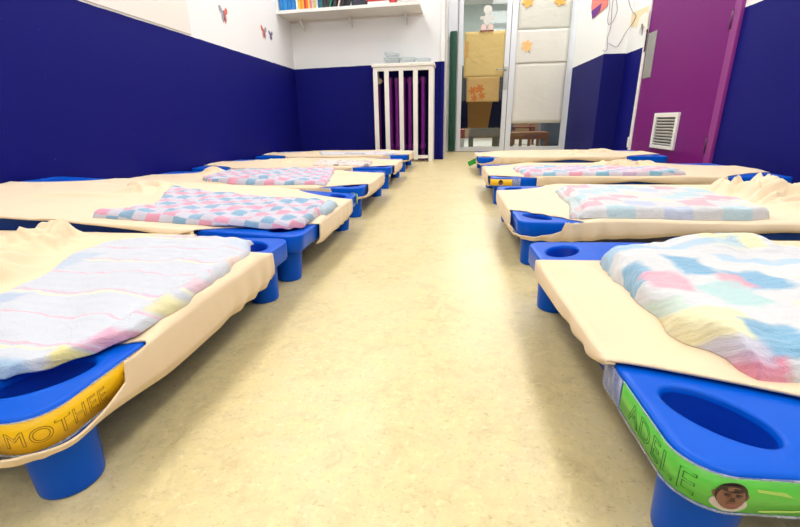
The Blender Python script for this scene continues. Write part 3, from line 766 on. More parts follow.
# ------------------------------------------------------------------ fitted sheets
def G(v): return math.exp(-min(60, v))
def hfun(ridges):
    def h(x, y):
        z = 0
        for (cx, cy, ang, ln, wd, hh) in ridges:
            dx, dy = x-cx, y-cy; c, s = math.cos(ang), math.sin(ang)
            u, v = dx*c+dy*s, -dx*s+dy*c
            v += .25*wd*math.sin(u/ln*5+cx*40)
            z += hh*G((u/ln)**2+(v/wd)**2)
        return z
    return h
def sheet(key, holes, ridges=(), near=+1, hem_mid=.016, mat='sheet', label='', seed=0, crumple=None, sag=.006, lip=.0006, hem_pow=1.15, hem_end=.058, arc=True):
    """holes: {(sx,sy): (A, B, p, zwrap or None)} ; near: local sign of the long side nearest the camera"""
    hx, hy = HX+.005, HY+.005; nx, ny = (260, 132) if crumple else (150, 80)
    rf = hfun(ridges)
    def zs(x, y):
        u, v = x/hx, y/hy
        z = ZT+.0035 - sag*(1-u*u)*(1-v*v)
        z += rf(x, y)
        q = Vector((x*3+seed*7, y*5, seed))
        z += .0022*noise.noise(q) + .0012*noise.noise(q*4.1)
        for (sx, sy), (A, B, p, zw) in holes.items():   # tension folds running out of the corners
            a, b = hx-sx*x, hy-sy*y; d = math.hypot(a, b)
            if d < .5:
                th = math.atan2(b, a); z += .0032*math.sin(th*15+seed+sx)*G((d-.2)**2/.02)
        if crumple:
            for (cx, cy, rx, ry, hh) in crumple:
                w = G(((x-cx)/rx)**2+((y-cy)/ry)**2)
                if w > .01:
                    z += .10*hh*w
                    q = Vector((x*12, y*12, seed))
                    wx, wy = x+.016*noise.noise(q), y+.016*noise.noise(q+Vector((5,3,1)))
                    best = 0; sec = 0; rn = random.Random(int(cx*1000)+int(cy*777)+seed)
                    for _ in range(15):
                        ox, oy, an = cx+rn.uniform(-.9,.9)*rx, cy+rn.uniform(-.9,.9)*ry, rn.uniform(-1.3,1.3)+(1.2 if ry > rx else .1)
                        ln, wd, k_ = rn.uniform(.03,.12), rn.uniform(.008,.020), rn.uniform(.25,1)
                        dx, dy = wx-ox, wy-oy; u, v = dx*math.cos(an)+dy*math.sin(an), -dx*math.sin(an)+dy*math.cos(an)
                        v += .03*math.sin(u*22+ox*90)
                        wv = wd*(1.7 if v > 0 else .7)
                        f_ = k_*G((u/ln)**2+(abs(v)/wv)**1.5)
                        sec = max(sec, min(best, f_)); best = max(best, f_)
                    z += hh*(.75*best+.35*sec)*min(1, w*1.6)
        return z
    def hem(x, y, side):
        if side == 'long':
            t = abs(x)/hx
            base = hem_mid+(.048-hem_mid)*min(1, t/.72)**hem_pow if arc else .05
            base = min(base, .06)
            return base+.005*noise.noise(Vector((x*9, y, seed)))
        he = hem_end if not isinstance(hem_end, tuple) else hem_end[0]+(hem_end[1]-hem_end[0])*(y/hy*.5+.5)
        he -= min(he*.25, .014)*max(0, min(1, (abs(y)/hy-.45)/.35)) if not isinstance(hem_end, tuple) else 0
        return he+.0025*noise.noise(Vector((y*7, x, seed)))
    bm = nb(); g = []
    r = .036
    def rnd(x, y):
        ax, ay = abs(x)-(hx-r), abs(y)-(hy-r)
        if ax > 0 and ay > 0:
            m, n_ = max(ax, ay), math.hypot(ax, ay); k = m/n_
            return (math.copysign(hx-r+ax*k, x), math.copysign(hy-r+ay*k, y))
        return (x, y)
    for j in range(ny+1):
        row = []
        for i in range(nx+1):
            x, y = rnd(-hx+2*hx*i/nx, -hy+2*hy*j/ny)
            row.append((x, y, zs(x, y)))
        g.append(row)
    verts = []; faces = []; idx = {}
    for j in range(ny+1):
        for i in range(nx+1):
            x, y, z = g[j][i]
            if i in (0, nx) or j in (0, ny): z -= .003
            idx[(i, j)] = len(verts); verts.append((x, y, z))
    for j in range(ny):
        for i in range(nx): faces.append((idx[i, j], idx[i+1, j], idx[i+1, j+1], idx[i, j+1]))
    per = [(i, 0) for i in range(nx)]+[(nx, j) for j in range(ny)]+[(i, ny) for i in range(nx, 0, -1)]+[(0, j) for j in range(ny, 0, -1)]
    K = 20; prev = [idx[p] for p in per]; N = len(per)
    hems = []
    for (i, j) in per:
        x, y, z = g[j][i]
        long_ = min(1, max(0, (hx-abs(x))/.03)); short = min(1, max(0, (hy-abs(y))/.03))
        hl, hs = hem(x, y, 'long'), hem(x, y, 'short')
        on_long = abs(abs(y)-hy) < abs(abs(x)-hx)
        hems.append(hl if on_long else hs)
    for _ in range(6): hems = [(hems[k-1]+2*hems[k]+hems[(k+1) % N])/4 for k in range(N)]
    for kk in range(1, K+1):
        cur = []
        for q, (i, j) in enumerate(per):
            x, y, z = g[j][i]; t = kk/K
            # outward direction
            ox = (x-math.copysign(min(abs(x), hx-r), x)); oy = (y-math.copysign(min(abs(y), hy-r), y)); l = math.hypot(ox, oy) or 1
            ox, oy = ox/l, oy/l
            cd = max(0, 1-math.hypot(hx-abs(x), hy-abs(y))/.3)
            fold = (.0026+(.003*cd if not isinstance(hem_end, tuple) else 0))*math.sin(x*(34+30*cd)+y*(41+30*cd)+seed*3+2*noise.noise(Vector((x*6, y*6, seed))))*t
            off = .0035*math.sin(PI*min(1, t*1.0)) + fold - (.006*max(0, t-.75)/.25)
            verts.append((x+ox*off, y+oy*off, ZT+.0015-hems[q]*t + (z-ZT-.0035)*(1-t)*.5)); cur.append(len(verts)-1)
        for q in range(N):
            faces.append((prev[(q+1) % N], prev[q], cur[q], cur[(q+1) % N]))
        prev = cur
    def gval(v):
        x, y, z = v; best = 1e9
        for (sx, sy), (A, B, p, zw) in holes.items():
            a, b = max(0, hx-sx*x), max(0, hy-sy*y)
            val = ((a/A)**p+(b/B)**p)**(1/p)-1
            rho = val+1
            if val < .6: val += .02*noise.noise(Vector((x*7, y*7, seed)))
            if zw is not None: val = max(val, (zw+(ZT+.004-zw)*max(0, min(1, (rho-.25)/.75))**1.6-z)/.03)
            best = min(best, val)
        return best
    gv = [gval(v) for v in verts]
    # a little lip where the elastic hem meets the plastic
    verts2 = []
    for v, q in zip(verts, gv):
        x, y, z = v
        if z > ZT-.02 and q < .5: z = z+(ZT+lip-z)*G((q/.16)**2)
        verts2.append((x, y, z))
    bv = {}; cut = {}
    def V(i):
        if i not in bv: bv[i] = bm.verts.new(verts2[i])
        return bv[i]
    def E(i, j):
        k = (min(i, j), max(i, j))
        if k not in cut:
            a, b = k; t = gv[a]/(gv[a]-gv[b]); t = min(.97, max(.03, t))
            cut[k] = bm.verts.new(Vector(verts2[a]).lerp(Vector(verts2[b]), t))
        return cut[k]
    for f in faces:
        s = [gv[i] >= 0 for i in f]
        if all(s): bm.faces.new([V(i) for i in f]).smooth = True
        elif any(s):
            poly = []
            for q in range(len(f)):
                i, j = f[q], f[(q+1) % len(f)]
                if s[q]: poly.append(V(i))
                if s[q] != s[(q+1) % len(f)]: poly.append(E(i, j))
            if len(poly) >= 3:
                try: bm.faces.new(poly).smooth = True
                except ValueError: pass
    o = obj('fitted_sheet', bm, M[mat])
    o.matrix_world = MATS[key]
    md = o.modifiers.new('thickness', 'SOLIDIFY'); md.thickness = .0026; md.offset = 1
    tag(o, label, 'sheet', 'fitted sheets on the cots')
    return zs
ZS = {}
# right row: local = world axes (aisle end -x, near side -y)
ZS['R1'] = sheet('R1', {(-1,-1): (.34, .145, 1.15, None), (-1,1): (.42, .150, 3.0, None), (1,-1): (.2,.14,1.2,None), (1,1): (.2,.14,1.2,None)}, seed=1, hem_end=(.011, .042), lip=.004,
   label='peach cream fitted sheet on the nearest right cot, under the thick patchwork blanket')
ZS['R2'] = sheet('R2', {(-1,-1): (.165, .155, 1.15, .090), (-1,1): (.19, .13, 1.6, None), (1,-1): (.27,.17,1.5,.09), (1,1): (.2,.14,1.2,None)}, seed=2, mat='sheet2',
   crumple=[(.135, -.03, .065, .14, .075), (.21, -.15, .07, .06, .035), (.12, .12, .06, .09, .06)], ridges=[(.33, -.13, -.25, .16, .018, .02), (.30, -.2, .1, .2, .014, .012)],
   label='peach cream fitted sheet rumpled at the wall end, second cot on the right')
ZS['R3'] = sheet('R3', {(-1,-1): (.20, .085, 1.1, None), (-1,1): (.20, .14, 1.5, None), (1,-1): (.27,.18,1.3,None), (1,1): (.27,.18,1.5,None)}, seed=3,
   crumple=[(.12, .17, .16, .09, .035)], label='cream fitted sheet on the third right cot, under the flat pink and blue checked blanket')
ZS['R4'] = sheet('R4', {(-1,-1): (.16, .12, 1.2, .088), (-1,1): (.18, .15, 1.5, None), (1,-1): (.27,.18,1.3,None), (1,1): (.27,.18,1.5,None)}, seed=4, mat='sheet',
   crumple=[(.1, -.05, .12, .12, .03), (.3, .1, .1, .1, .03)], label='bare cream fitted sheet on the farthest right cot')
# left row: rotated 180 (aisle end -x, near side +y)
ZS['L1'] = sheet('L1', {(-1,1): (.30, .150, 1.15, .090), (-1,-1): (.24, .13, 1.5, None), (1,-1): (.2,.14,1.2,None), (1,1): (.2,.14,1.2,None)}, seed=5,
   ridges=[(-.585, .12, 1.35, .10, .012, .009), (-.59, -.05, 1.5, .14, .01, .005)], crumple=[(-.175, .02, .065, .11, .06), (-.11, -.20, .06, .06, .05), (-.04, -.05, .09, .14, .055)],
   label='peach cream fitted sheet on the nearest left cot, under the pale striped blanket')
ZS['L2'] = sheet('L2', {(-1,1): (.26, .135, 1.05, None), (-1,-1): (.23, .14, 1.5, None), (1,-1): (.25,.19,1.6,None), (1,1): (.2,.14,1.2,None)}, seed=6, mat='sheet2', hem_mid=.002, hem_pow=2.4,
   ridges=[(-.5, .0, .4, .15, .015, .006), (.20, .04, .35, .16, .012, .014)], crumple=[(.09, -.13, .06, .09, .040)],
   label='pale peach fitted sheet on the raised second left cot')
ZS['L3'] = sheet('L3', {(-1,1): (.19, .11, 1.2, .090), (-1,-1): (.25, .13, 1.5, None), (1,-1): (.29,.18,1.6,None), (1,1): (.2,.14,1.2,None)}, seed=7,
   ridges=[(.1, .24, .08, .35, .015, .012), (-.2, .22, -.05, .3, .012, .008)], crumple=[(.33, -.22, .06, .05, .035)], label='cream fitted sheet on the third left cot, under the checked blanket')
ZS['L4'] = sheet('L4', {(-1,1): (.22, .11, 1.2, None), (-1,-1): (.23, .14, 1.5, None), (1,-1): (.29,.18,1.6,None), (1,1): (.27,.18,1.4,None)}, seed=8, hem_mid=.002, hem_pow=2.2,
   crumple=[(.2, -.1, .2, .15, .03)], label='cream fitted sheet on the fourth left cot')
ZS['L5'] = sheet('L5', {(-1,1): (.2, .11, 1.2, .090), (-1,-1): (.2, .13, 1.5, None), (1,-1): (.29,.18,1.6,None), (1,1): (.27,.18,1.4,None)}, seed=9,
   crumple=[(.2, .1, .2, .15, .02)], label='cream fitted sheet on the farthest left cot, beneath the pale grey blanket')

# ------------------------------------------------------------------ blankets
def polyline(pts, u):
    L = [0]
    for a, b in zip(pts, pts[1:]): L.append(L[-1]+math.hypot(b[0]-a[0], b[1]-a[1]))
    d = u*L[-1]
    for i in range(len(pts)-1):
        if d <= L[i+1] or i == len(pts)-2:
            t = (d-L[i])/max(1e-9, L[i+1]-L[i]); t = min(1, max(0, t))
            return (pts[i][0]+(pts[i+1][0]-pts[i][0])*t, pts[i][1]+(pts[i+1][1]-pts[i][1])*t)
def blanket(key, bottom, right, top, left, th, mat, label, nu=110, nv=80, seed=0, puff=.004, rr=.02, lumps=(), near=-1, wob=.005, name='folded_blanket', lift=0, parent=None, frill=0):
    """Coons patch from four outlines in cot coordinates: bottom/top run with u, left/right with v"""
    zs = ZS[key]; bm = nb(); uvl = bm.loops.layers.uv.new('UVMap')
    P00, P10, P01, P11 = bottom[0], bottom[-1], top[0], top[-1]
    g = []; gb = []; uvs = {}
    lump = hfun(lumps)
    Lu = math.hypot(P10[0]-P00[0], P10[1]-P00[1]); Lv = math.hypot(P01[0]-P00[0], P01[1]-P00[1])
    for j in range(nv+1):
        v = j/nv; row = []; rowb = []
        for i in range(nu+1):
            u = i/nu
            b, t_, l, r = polyline(bottom, u), polyline(top, u), polyline(left, v), polyline(right, v)
            pt = [(1-v)*b[k]+v*t_[k]+(1-u)*l[k]+u*r[k]-((1-u)*(1-v)*P00[k]+u*(1-v)*P10[k]+(1-u)*v*P01[k]+u*v*P11[k]) for k in (0, 1)]
            q = Vector((pt[0]*16+seed, pt[1]*16, seed))
            pt[0] += wob*noise.noise(q)+wob*.5*noise.noise(q*3.3); pt[1] += wob*noise.noise(q+Vector((9,4,1)))+wob*.5*noise.noise(q*3.1+Vector((2,1,1)))
            e = min(min(u, 1-u)*Lu, min(v, 1-v)*Lv); m = min(1, e/rr)
            prof = math.sqrt(max(0, 1-(1-m)**2))
            base = zs(max(-HX, min(HX, pt[0])), max(-HY, min(HY, pt[1])))
            h = th*prof*(1+.0)+ (puff*noise.noise(q*.9)+puff*.5*noise.noise(q*2.7))*m + lump(pt[0], pt[1])*prof
            if frill: h += frill*math.sin(pt[0]*150+5*noise.noise(q))*G((min(e, .05)/.02)**2)*prof
            zt = base+.0035+lift+max(.001, h)
            vt = bm.verts.new((pt[0], pt[1], zt)); row.append(vt)
            uvs[vt] = (pt[0], pt[1] + (th*(1-prof))*(1 if near < 0 else -1)*(-1 if (near < 0 and v < .5) or (near > 0 and v > .5) else 1)*1.0)
            vb = bm.verts.new((pt[0], pt[1], base+.003+lift)); rowb.append(vb); uvs[vb] = uvs[vt]
        g.append(row); gb.append(rowb)
    for j in range(nv):
        for i in range(nu):
            bm.faces.new((g[j][i], g[j][i+1], g[j+1][i+1], g[j+1][i])); bm.faces.new((gb[j+1][i], gb[j+1][i+1], gb[j][i+1], gb[j][i]))
    for i in range(nu):
        bm.faces.new((gb[0][i], gb[0][i+1], g[0][i+1], g[0][i])); bm.faces.new((g[nv][i], g[nv][i+1], gb[nv][i+1], gb[nv][i]))
    for j in range(nv):
        bm.faces.new((g[j][0], g[j+1][0], gb[j+1][0], gb[j][0])); bm.faces.new((gb[j][nu], gb[j+1][nu], g[j+1][nu], g[j][nu]))
    bmesh.ops.recalc_face_normals(bm, faces=bm.faces[:])
    for f in bm.faces:
        f.smooth = True
        for lp in f.loops: lp[uvl].uv = uvs[lp.vert]
    o = obj(name, bm, mat, parent)
    if parent is None:
        o.matrix_world = MATS[key]
        tag(o, label, 'blanket', 'blankets on the cots')
    return o
WH = lin((236,238,244)); BL = lin((128,182,216)); PK = lin((246,164,184)); MT = lin((184,222,222)); YE = lin((246,238,190)); LI = lin((212,206,228))
P_ = []
def pt(*a): P_.append(a)
pt(-.515, .03, .022, .040, BL, .9); pt(-.487, -.005, .026, .028, lin((248,180,196)), .9); pt(-.43, .045, .024, .034, BL, .95); pt(-.375, -.005, .026, .034, BL, .95)
pt(-.405, -.012, .016, .022, PK, .8); pt(-.43, -.05, .026, .032, MT, .8); pt(-.522, -.092, .024, .030, lin((206,230,214)), .7); pt(-.495, -.13, .034, .034, YE, .9)
pt(-.45, -.16, .026, .032, BL, .95); pt(-.488, -.215, .026, .026, lin((240,150,176)), .9); pt(-.492, -.185, .02, .016, LI, .7); pt(-.31, .16, .04, .03, YE, .9)
pt(-.36, -.1, .02, .026, YE, .8); pt(-.38, -.175, .024, .03, PK, .8); pt(-.30, -.03, .026, .034, YE, .8); pt(-.28, -.12, .026, .034, BL, .9); pt(-.2, .05, .026, .034, PK, .8); pt(-.16, -.1, .026, .034, MT, .8); pt(-.05, 0, .03, .034, BL, .9)
pt(-.35, .30, .4, .10, lin((168,204,232)), .9); pt(-.5, .155, .05, .03, lin((168,204,232)), .95); pt(-.39, .145, .09, .014, lin((176,208,232)), .8); pt(-.29, .085, .08, .012, lin((176,208,232)), .8)
m = patch_mat('patchwork_terry_blanket', lin((226,227,230)), P_, .010, rib=24)
blanket('R1', [(-.505,-.165),(-.49,-.195),(-.42,-.20),(.1,-.215)], [(.1,-.215),(.11,.16)], [(-.518,.15),(-.45,.2),(-.41,.212),(-.32,.25),(-.27,.262),(-.23,.2),(-.1,.18),(.11,.16)],
        [(-.505,-.165),(-.522,-.1),(-.523,0),(-.518,.15)], .030, m, 'thick pastel patchwork blanket with blue edging on the nearest right cot', nu=150, nv=110, seed=1, puff=.007, rr=.032,
        lumps=[(-.31,.17,.5,.10,.05,.022), (-.40,.03,-.5,.16,.05,.006), (-.30,.0,.9,.12,.03,.008)], wob=.008, frill=.004)
m = check_mat('pale_check_blanket', .066, lin((224,224,226)), (lin((246,176,190)), lin((190,220,230)), lin((240,238,214)), lin((196,206,232))), .22, weight=.85)
ob = blanket('R2', [(-.455,-.292),(-.30,-.297),(-.07,-.293)], [(-.07,-.293),(-.01,-.26),(.02,-.1),(.02,.13)], [(-.41,.155),(-.2,.158),(.02,.13)], [(-.455,-.292),(-.42,-.12),(-.425,0),(-.41,.155)],
        .026, m, 'pale pink and mint squared blanket with square pink front row, second right cot', seed=2, puff=.005, rr=.022, lumps=[(-.15,-.2,.05,.25,.07,.008), (-.36,-.05,1.4,.2,.03,.006)])
m2 = check_mat('pale_check_lining', .066, lin((206,216,218)), (lin((226,180,184)), lin((170,196,200))), .22, weight=.5)
blanket('R2', [(-.482,-.285),(-.445,-.285)], [(-.445,-.285),(-.41,-.1),(-.40,.14)], [(-.428,.14),(-.40,.14)], [(-.482,-.285),(-.438,-.1),(-.428,.14)], .012, m2, '', nu=12, nv=60, seed=12, puff=.002, rr=.012, name='turned_back_lining', parent=ob)
m = check_mat('pink_blue_check_blanket', .055, lin((222,214,224)), (lin((236,160,182)), lin((132,190,214)), lin((206,180,212))), .25, weight=.95)
blanket('R3', [(-.46,-.288),(-.2,-.294),(.08,-.29)], [(.08,-.29),(.22,-.25),(.25,.0)], [(-.475,.02),(-.2,.05),(.25,.0)], [(-.46,-.288),(-.47,-.1),(-.475,.02)], .018, m, 'flat pink and blue checked blanket on the third right cot', seed=3, puff=.005)
# left row
lp = []
def pl(*a): lp.append(a)
pl(-.59, .19, .020, .02, lin((228,160,190)), .8); pl(-.575, .235, .02, .016, lin((240,226,130)), .8); pl(-.60, .11, .012, .02, lin((240,228,150)), .7); pl(-.597, .04, .012, .02, lin((240,190,206)), .7)
pl(-.50, .262, .04, .014, lin((150,190,226)), .8); pl(-.40, .25, .03, .02, lin((232,184,204)), .7); pl(-.33, .1, .03, .02, lin((150,180,220)), .5); pl(-.28, -.08, .03, .05, lin((176,200,226)), .55); pl(-.55, -.2, .03, .03, lin((196,212,234)), .6); pl(-.59, -.1, .012, .03, lin((244,214,196)), .7)
m = patch_mat('pale_striped_terry_blanket', lin((217,221,231)), lp, .012, rib=14, lines=[('Y', .075, .2, .06, lin((242,178,196)), .62), ('Y', .15, .55, .035, lin((244,240,200)), .7)])
blanket('L1', [(-.56,-.235),(-.5,-.258),(-.34,-.255),(-.24,-.2)], [(-.24,-.2),(-.235,-.11),(-.29,-.03),(-.31,.07),(-.28,.255)], [(-.565,.225),(-.53,.258),(-.28,.255)], [(-.56,-.235),(-.604,-.05),(-.608,.08),(-.602,.16),(-.565,.225)],
        .013, m, 'white terry blanket with thin pink lines on the nearest left cot', nu=110, nv=130, seed=4, puff=.004, rr=.014, near=1, wob=.007, lumps=[(-.45,0,.3,.2,.06,.004)])
def lm(nm, size, w=.84): return check_mat(nm, size, lin((214,210,224)), (lin((240,152,180)), lin((112,172,206))), .25, weight=w, ang=.12)
m = lm('bright_check_blanket', .035)
ob = blanket('L2', [(-.577,-.02),(-.499,-.05),(-.3,-.07),(-.143,-.10),(.005,-.15)], [(.005,-.15),(-.04,-.03),(-.15,.17),(-.06,.25),(-.07,.285)], [(-.60,.24),(-.571,.262),(-.378,.285),(-.07,.285)], [(-.577,-.02),(-.60,.12),(-.60,.24)],
        .020, m, 'pink and blue checked blanket on the raised second left cot', nu=130, nv=90, seed=5, puff=.007, rr=.016, near=1, wob=.007)
m2 = simple('grey_blue_lining', (176,194,206), .95, .12, 60, .3, 250)
blanket('L2', [(-.61,-.03),(-.575,-.04)], [(-.575,-.04),(-.58,.1)], [(-.612,.1),(-.58,.1)], [(-.61,-.03),(-.614,.05),(-.612,.1)], .016, m2, '', nu=14, nv=40, seed=15, puff=.003, rr=.012, name='turned_back_lining', parent=ob)
m = lm('soft_check_blanket', .044)
blanket('L3', [(-.335,-.285),(-.15,-.272),(.24,-.23)], [(.24,-.23),(.20,.08)], [(-.455,.28),(-.2,.27),(.06,.235),(.20,.08)], [(-.335,-.285),(-.42,.1),(-.455,.28)], .018, m, 'pink and aqua checked blanket on the third left cot', seed=6, puff=.006, near=1)
m = check_mat('speckled_check_blanket', .030, lin((240,226,216)), (lin((236,196,190)), lin((222,206,206)), lin((90,84,96))), .4, weight=.6)
blanket('L4', [(-.46,.05),(-.3,-.02),(-.08,-.06)], [(-.08,-.06),(-.14,.27)], [(-.485,.285),(-.136,.27)], [(-.46,.05),(-.485,.285)], .016, m, 'cream and pale pink speckled blanket on the fourth left cot', nu=70, nv=60, seed=7, puff=.006, near=1)
m = patch_mat('pale_grey_blanket', lin((226,222,226)), [(-.2,.25,.08,.03,lin((130,124,140)),.7), (-.4,.2,.06,.04,lin((206,186,196)),.6)], .015, lines=[('X', .09, .1, .15, lin((206,200,212)), .5)])
blanket('L5', [(-.54,.07),(-.2,.05),(.16,.03)], [(.16,.03),(.06,.28)], [(-.5,.285),(.06,.28)], [(-.54,.07),(-.5,.285)], .014, m, 'pale grey blanket on the farthest left cot', nu=70, nv=50, seed=8, puff=.005, near=1)

# ------------------------------------------------------------------ name tags on the corner castings
def corner_path(sx, sy):
    """CCW walk round the corner (sx,sy) seen from above: s = 0 at the middle of the corner arc. returns f(s, off) -> (x, y)"""
    c = Vector((sx*(HX-RC), sy*(HY-RC)))
    # incoming direction (CCW): at (-,-) we come down the end (-y) and leave along +x
    inn = {(-1,-1): Vector((0,-1)), (1,-1): Vector((1,0)), (1,1): Vector((0,1)), (-1,1): Vector((-1,0))}[(sx, sy)]
    outd = Vector((-inn.y, inn.x)); n0 = Vector((inn.y, -inn.x)); n1 = Vector((outd.y, -outd.x))   # outward normals
    Ls = RC*PI/2
    def f(s, off=0):
        if s < -Ls/2: p = c+n0*(RC+off)+inn*(s+Ls/2)
        elif s > Ls/2: p = c+n1*(RC+off)+outd*(s-Ls/2)
        else:
            a = (s+Ls/2)/RC; d = n0*math.cos(a)+n1*math.sin(a); p = c+d*(RC+off)
        return (p.x, p.y)
    return f
def strip(name, f, s0, s1, z0, z1, m, parent, off=.001, th=.0006, n=48, tilt=0, wave=0, ends=0):
    bm = nb(); R = []
    for i in range(n+1):
        u = i/n; s = s0+(s1-s0)*u
        w = wave*noise.noise(Vector((s*40, 2, 0)))
        e = ends*max(0, 1-min(u, 1-u)*n/3)
        a, b = f(s, off), f(s, off+th)
        lo, hi = z0+tilt*(u-.5)+w+e, z1+tilt*(u-.5)-w*.6-e
        R.append([bm.verts.new((a[0], a[1], lo)), bm.verts.new((b[0], b[1], lo)), bm.verts.new((b[0], b[1], hi)), bm.verts.new((a[0], a[1], hi))])
    for A, B in zip(R, R[1:]):
        for k in range(4): bm.faces.new((A[k], B[k], B[(k+1)%4], A[(k+1)%4])).smooth = (k == 1)
    bm.faces.new(R[0]); bm.faces.new(R[-1][::-1])
    bmesh.ops.recalc_face_normals(bm, faces=bm.faces[:])
    return obj(name, bm, m, parent)
def bent(name, polys, f, s0, z0, m, parent, off=.0018, th=.0004, tilt=0):
    """flat outlines in (s, z) bent round the corner; polys = [(points, material index)] stacked outwards"""
    bm = nb()
    for q, (pts, mi) in enumerate(polys):
        o_ = off+q*.00025; A = []; B = []
        for (s, z) in pts:
            a, b = f(s0+s, o_), f(s0+s, o_+th); zz = z0+z+tilt*s
            A.append(bm.verts.new((*a, zz))); B.append(bm.verts.new((*b, zz)))
        n = len(pts); fs = [bm.faces.new(A), bm.faces.new(B[::-1])]
        for k in range(n): fs.append(bm.faces.new((A[k], B[k], B[(k+1)%n], A[(k+1)%n])))
        for x in fs: x.material_index = mi
    bmesh.ops.recalc_face_normals(bm, faces=bm.faces[:])
    return obj(name, bm, m, parent)
def lettering(text, size, f, s0, z0, m, parent, off=.0016, r=.00038, space=1.05, tilt=0, fill=False):
    cu = bpy.data.curves.new('lettering', 'FONT'); cu.body = text; cu.size = size; cu.space_character = space
    cu.fill_mode = 'NONE' if not fill else 'BOTH'; cu.bevel_depth = r; cu.bevel_resolution = 0; cu.resolution_u = 4
    to = bpy.data.objects.new('lettering_curve', cu); COL.objects.link(to)
    dg = bpy.context.evaluated_depsgraph_get(); me = bpy.data.meshes.new_from_object(to.evaluated_get(dg))
    bpy.data.objects.remove(to)
    for v in me.vertices:
        s, z, d = v.co.x, v.co.y, v.co.z
        p = f(s0+s, off+d); v.co = (p[0], p[1], z0+z+tilt*s)
    me.materials.clear(); me.materials.append(m)
    return link(bpy.data.objects.new('lettering', me), parent)
def el(cx, cz, rx, rz, n=20, a0=0, a1=2*PI):
    return [(cx+rx*math.cos(a0+(a1-a0)*k/n), cz+rz*math.sin(a0+(a1-a0)*k/n)) for k in range(n if abs(a1-a0-2*PI) < 1e-6 else n+1)]
M['lab_green'] = simple('green_card', (100,204,74), .3, .05, 30); M['lab_yellow'] = simple('yellow_card', (252,198,8), .3, .05, 30)
M['ink_green'] = simple('grey_green_ink', (44,104,48), .5); M['ink_yellow'] = simple('ochre_ink', (150,110,20), .5)
SK = simple('brown_skin_print', (134,92,74), .35, .08, 300); HR = simple('dark_hair_print', (46,30,30), .35); SH = simple('pale_shirt_print', (206,196,188), .35, .1, 200); DK = simple('dark_brown_print', (70,40,36), .35); LS = simple('lip_print', (150,84,80), .35)
M['lime'] = simple('pale_lime_print', (182,220,110), .35)
def tape_mat():
    m_ = bpy.data.materials.new('clear_tape'); m_.use_nodes = True; t = m_.node_tree; n = t.nodes; b = n['Principled BSDF']
    b.inputs['Base Color'].default_value = (*lin((206,214,232)), 1); b.inputs['Roughness'].default_value = .12
    tr = n.new('ShaderNodeBsdfTransparent'); mx = n.new('ShaderNodeMixShader')
    nz = n.new('ShaderNodeTexNoise'); nz.inputs['Scale'].default_value = 90; mp = n.new('ShaderNodeMapping'); mp.inputs['Scale'].default_value = (1,1,.25); tc = n.new('ShaderNodeTexCoord')
    t.links.new(tc.outputs['Object'], mp.inputs[0]); t.links.new(mp.outputs[0], nz.inputs['Vector'])
    mr = n.new('ShaderNodeMapRange'); mr.inputs[1].default_value = .4; mr.inputs[2].default_value = .75; mr.inputs[3].default_value = .18; mr.inputs[4].default_value = .62
    t.links.new(nz.outputs[0], mr.inputs[0]); t.links.new(mr.outputs[0], mx.inputs[0])
    t.links.new(tr.outputs[0], mx.inputs[1]); t.links.new(b.outputs[0], mx.inputs[2]); t.links.new(mx.outputs[0], n['Material Output'].inputs[0]); return m_
M['tape'] = tape_mat()
def portrait(f, s0, z0, k, parent, tilt=0, name='portrait_photo'):
    H = k
    polys = [(el(0, -.62*H, .95*H, .55*H), 2), (el(-.78*H, .0, .14*H, .22*H, 12), 0), (el(.78*H, .0, .14*H, .22*H, 12), 0), (el(0, .08*H, .80*H, .92*H), 1), (el(0, -.10*H, .70*H, .82*H), 0),
             (el(0, .58*H, .66*H, .26*H, 16), 1), (el(-.27*H, .08*H, .13*H, .07*H, 12), 3), (el(.27*H, .08*H, .13*H, .07*H, 12), 3),
             ([(-.42*H,.24*H),(-.12*H,.27*H),(-.12*H,.22*H),(-.42*H,.19*H)], 1), ([(.12*H,.27*H),(.42*H,.24*H),(.42*H,.19*H),(.12*H,.22*H)], 1),
             ([(-.06*H,.02*H),(.06*H,.02*H),(.13*H,-.24*H),(-.13*H,-.24*H)], 3), (el(0, -.50*H, .24*H, .08*H, 14), 4)]
    return bent(name, polys, f, s0, z0, [SK, HR, SH, DK, LS], parent, tilt=tilt)
# nearest right cot: green card, name, portrait, tape
f = corner_path(-1, -1)
tg = strip('name_tag', f, -.108, .080, .0915, .1222, M['lab_green'], COT['R1'], tilt=-.002); tg['label'] = 'green name tag wrapped round the front corner of the nearest right cot'
lettering('ADELE', .0285, f, -.088, .0968, M['ink_green'], tg, space=1.14, tilt=-.02)
portrait(f, .023, .1066, .0125, tg)
bent('card_motif', [([(.038+.012*0, .004), (.058, .002), (.064, -.002), (.056, -.0005), (.040, .0015)], 0)], f, .0, .110, [M['lime']], tg)
bent('card_motif', [([(.044, -.0105), (.072, -.0085), (.072, -.0097), (.044, -.0120)], 0)], f, 0, .105, [M['lime']], tg)
strip('clear_tape', f, -.152, -.1085, .0895, .1238, M['tape'], tg, off=.0022, th=.0003, wave=.0022, ends=.001, n=30)
strip('clear_tape', f, .0805, .112, .0895, .1230, M['tape'], tg, off=.0022, th=.0003, wave=.0022, ends=.001, n=30)
for z_ in (.0893, .1222): strip('clear_tape', f, -.1085, .0805, z_, z_+.0021, M['tape'], tg, off=.0022, th=.0003, wave=.0006, n=60)
# nearest left cot: yellow card
f = corner_path(-1, 1)
tg = strip('name_tag', f, -.05, .136, .089, .1222, M['lab_yellow'], COT['L1']); tg['label'] = 'yellow name tag on the front corner of the nearest left cot'
lettering('MOTHEE', .0225, f, -.026, .0965, M['ink_yellow'], tg, space=1.1)
portrait(f, .104, .108, .0105, tg)
for z_ in (.0873, .1222): strip('clear_tape', f, -.05, .136, z_, z_+.0019, M['tape'], tg, off=.0022, th=.0003, wave=.0006, n=60)
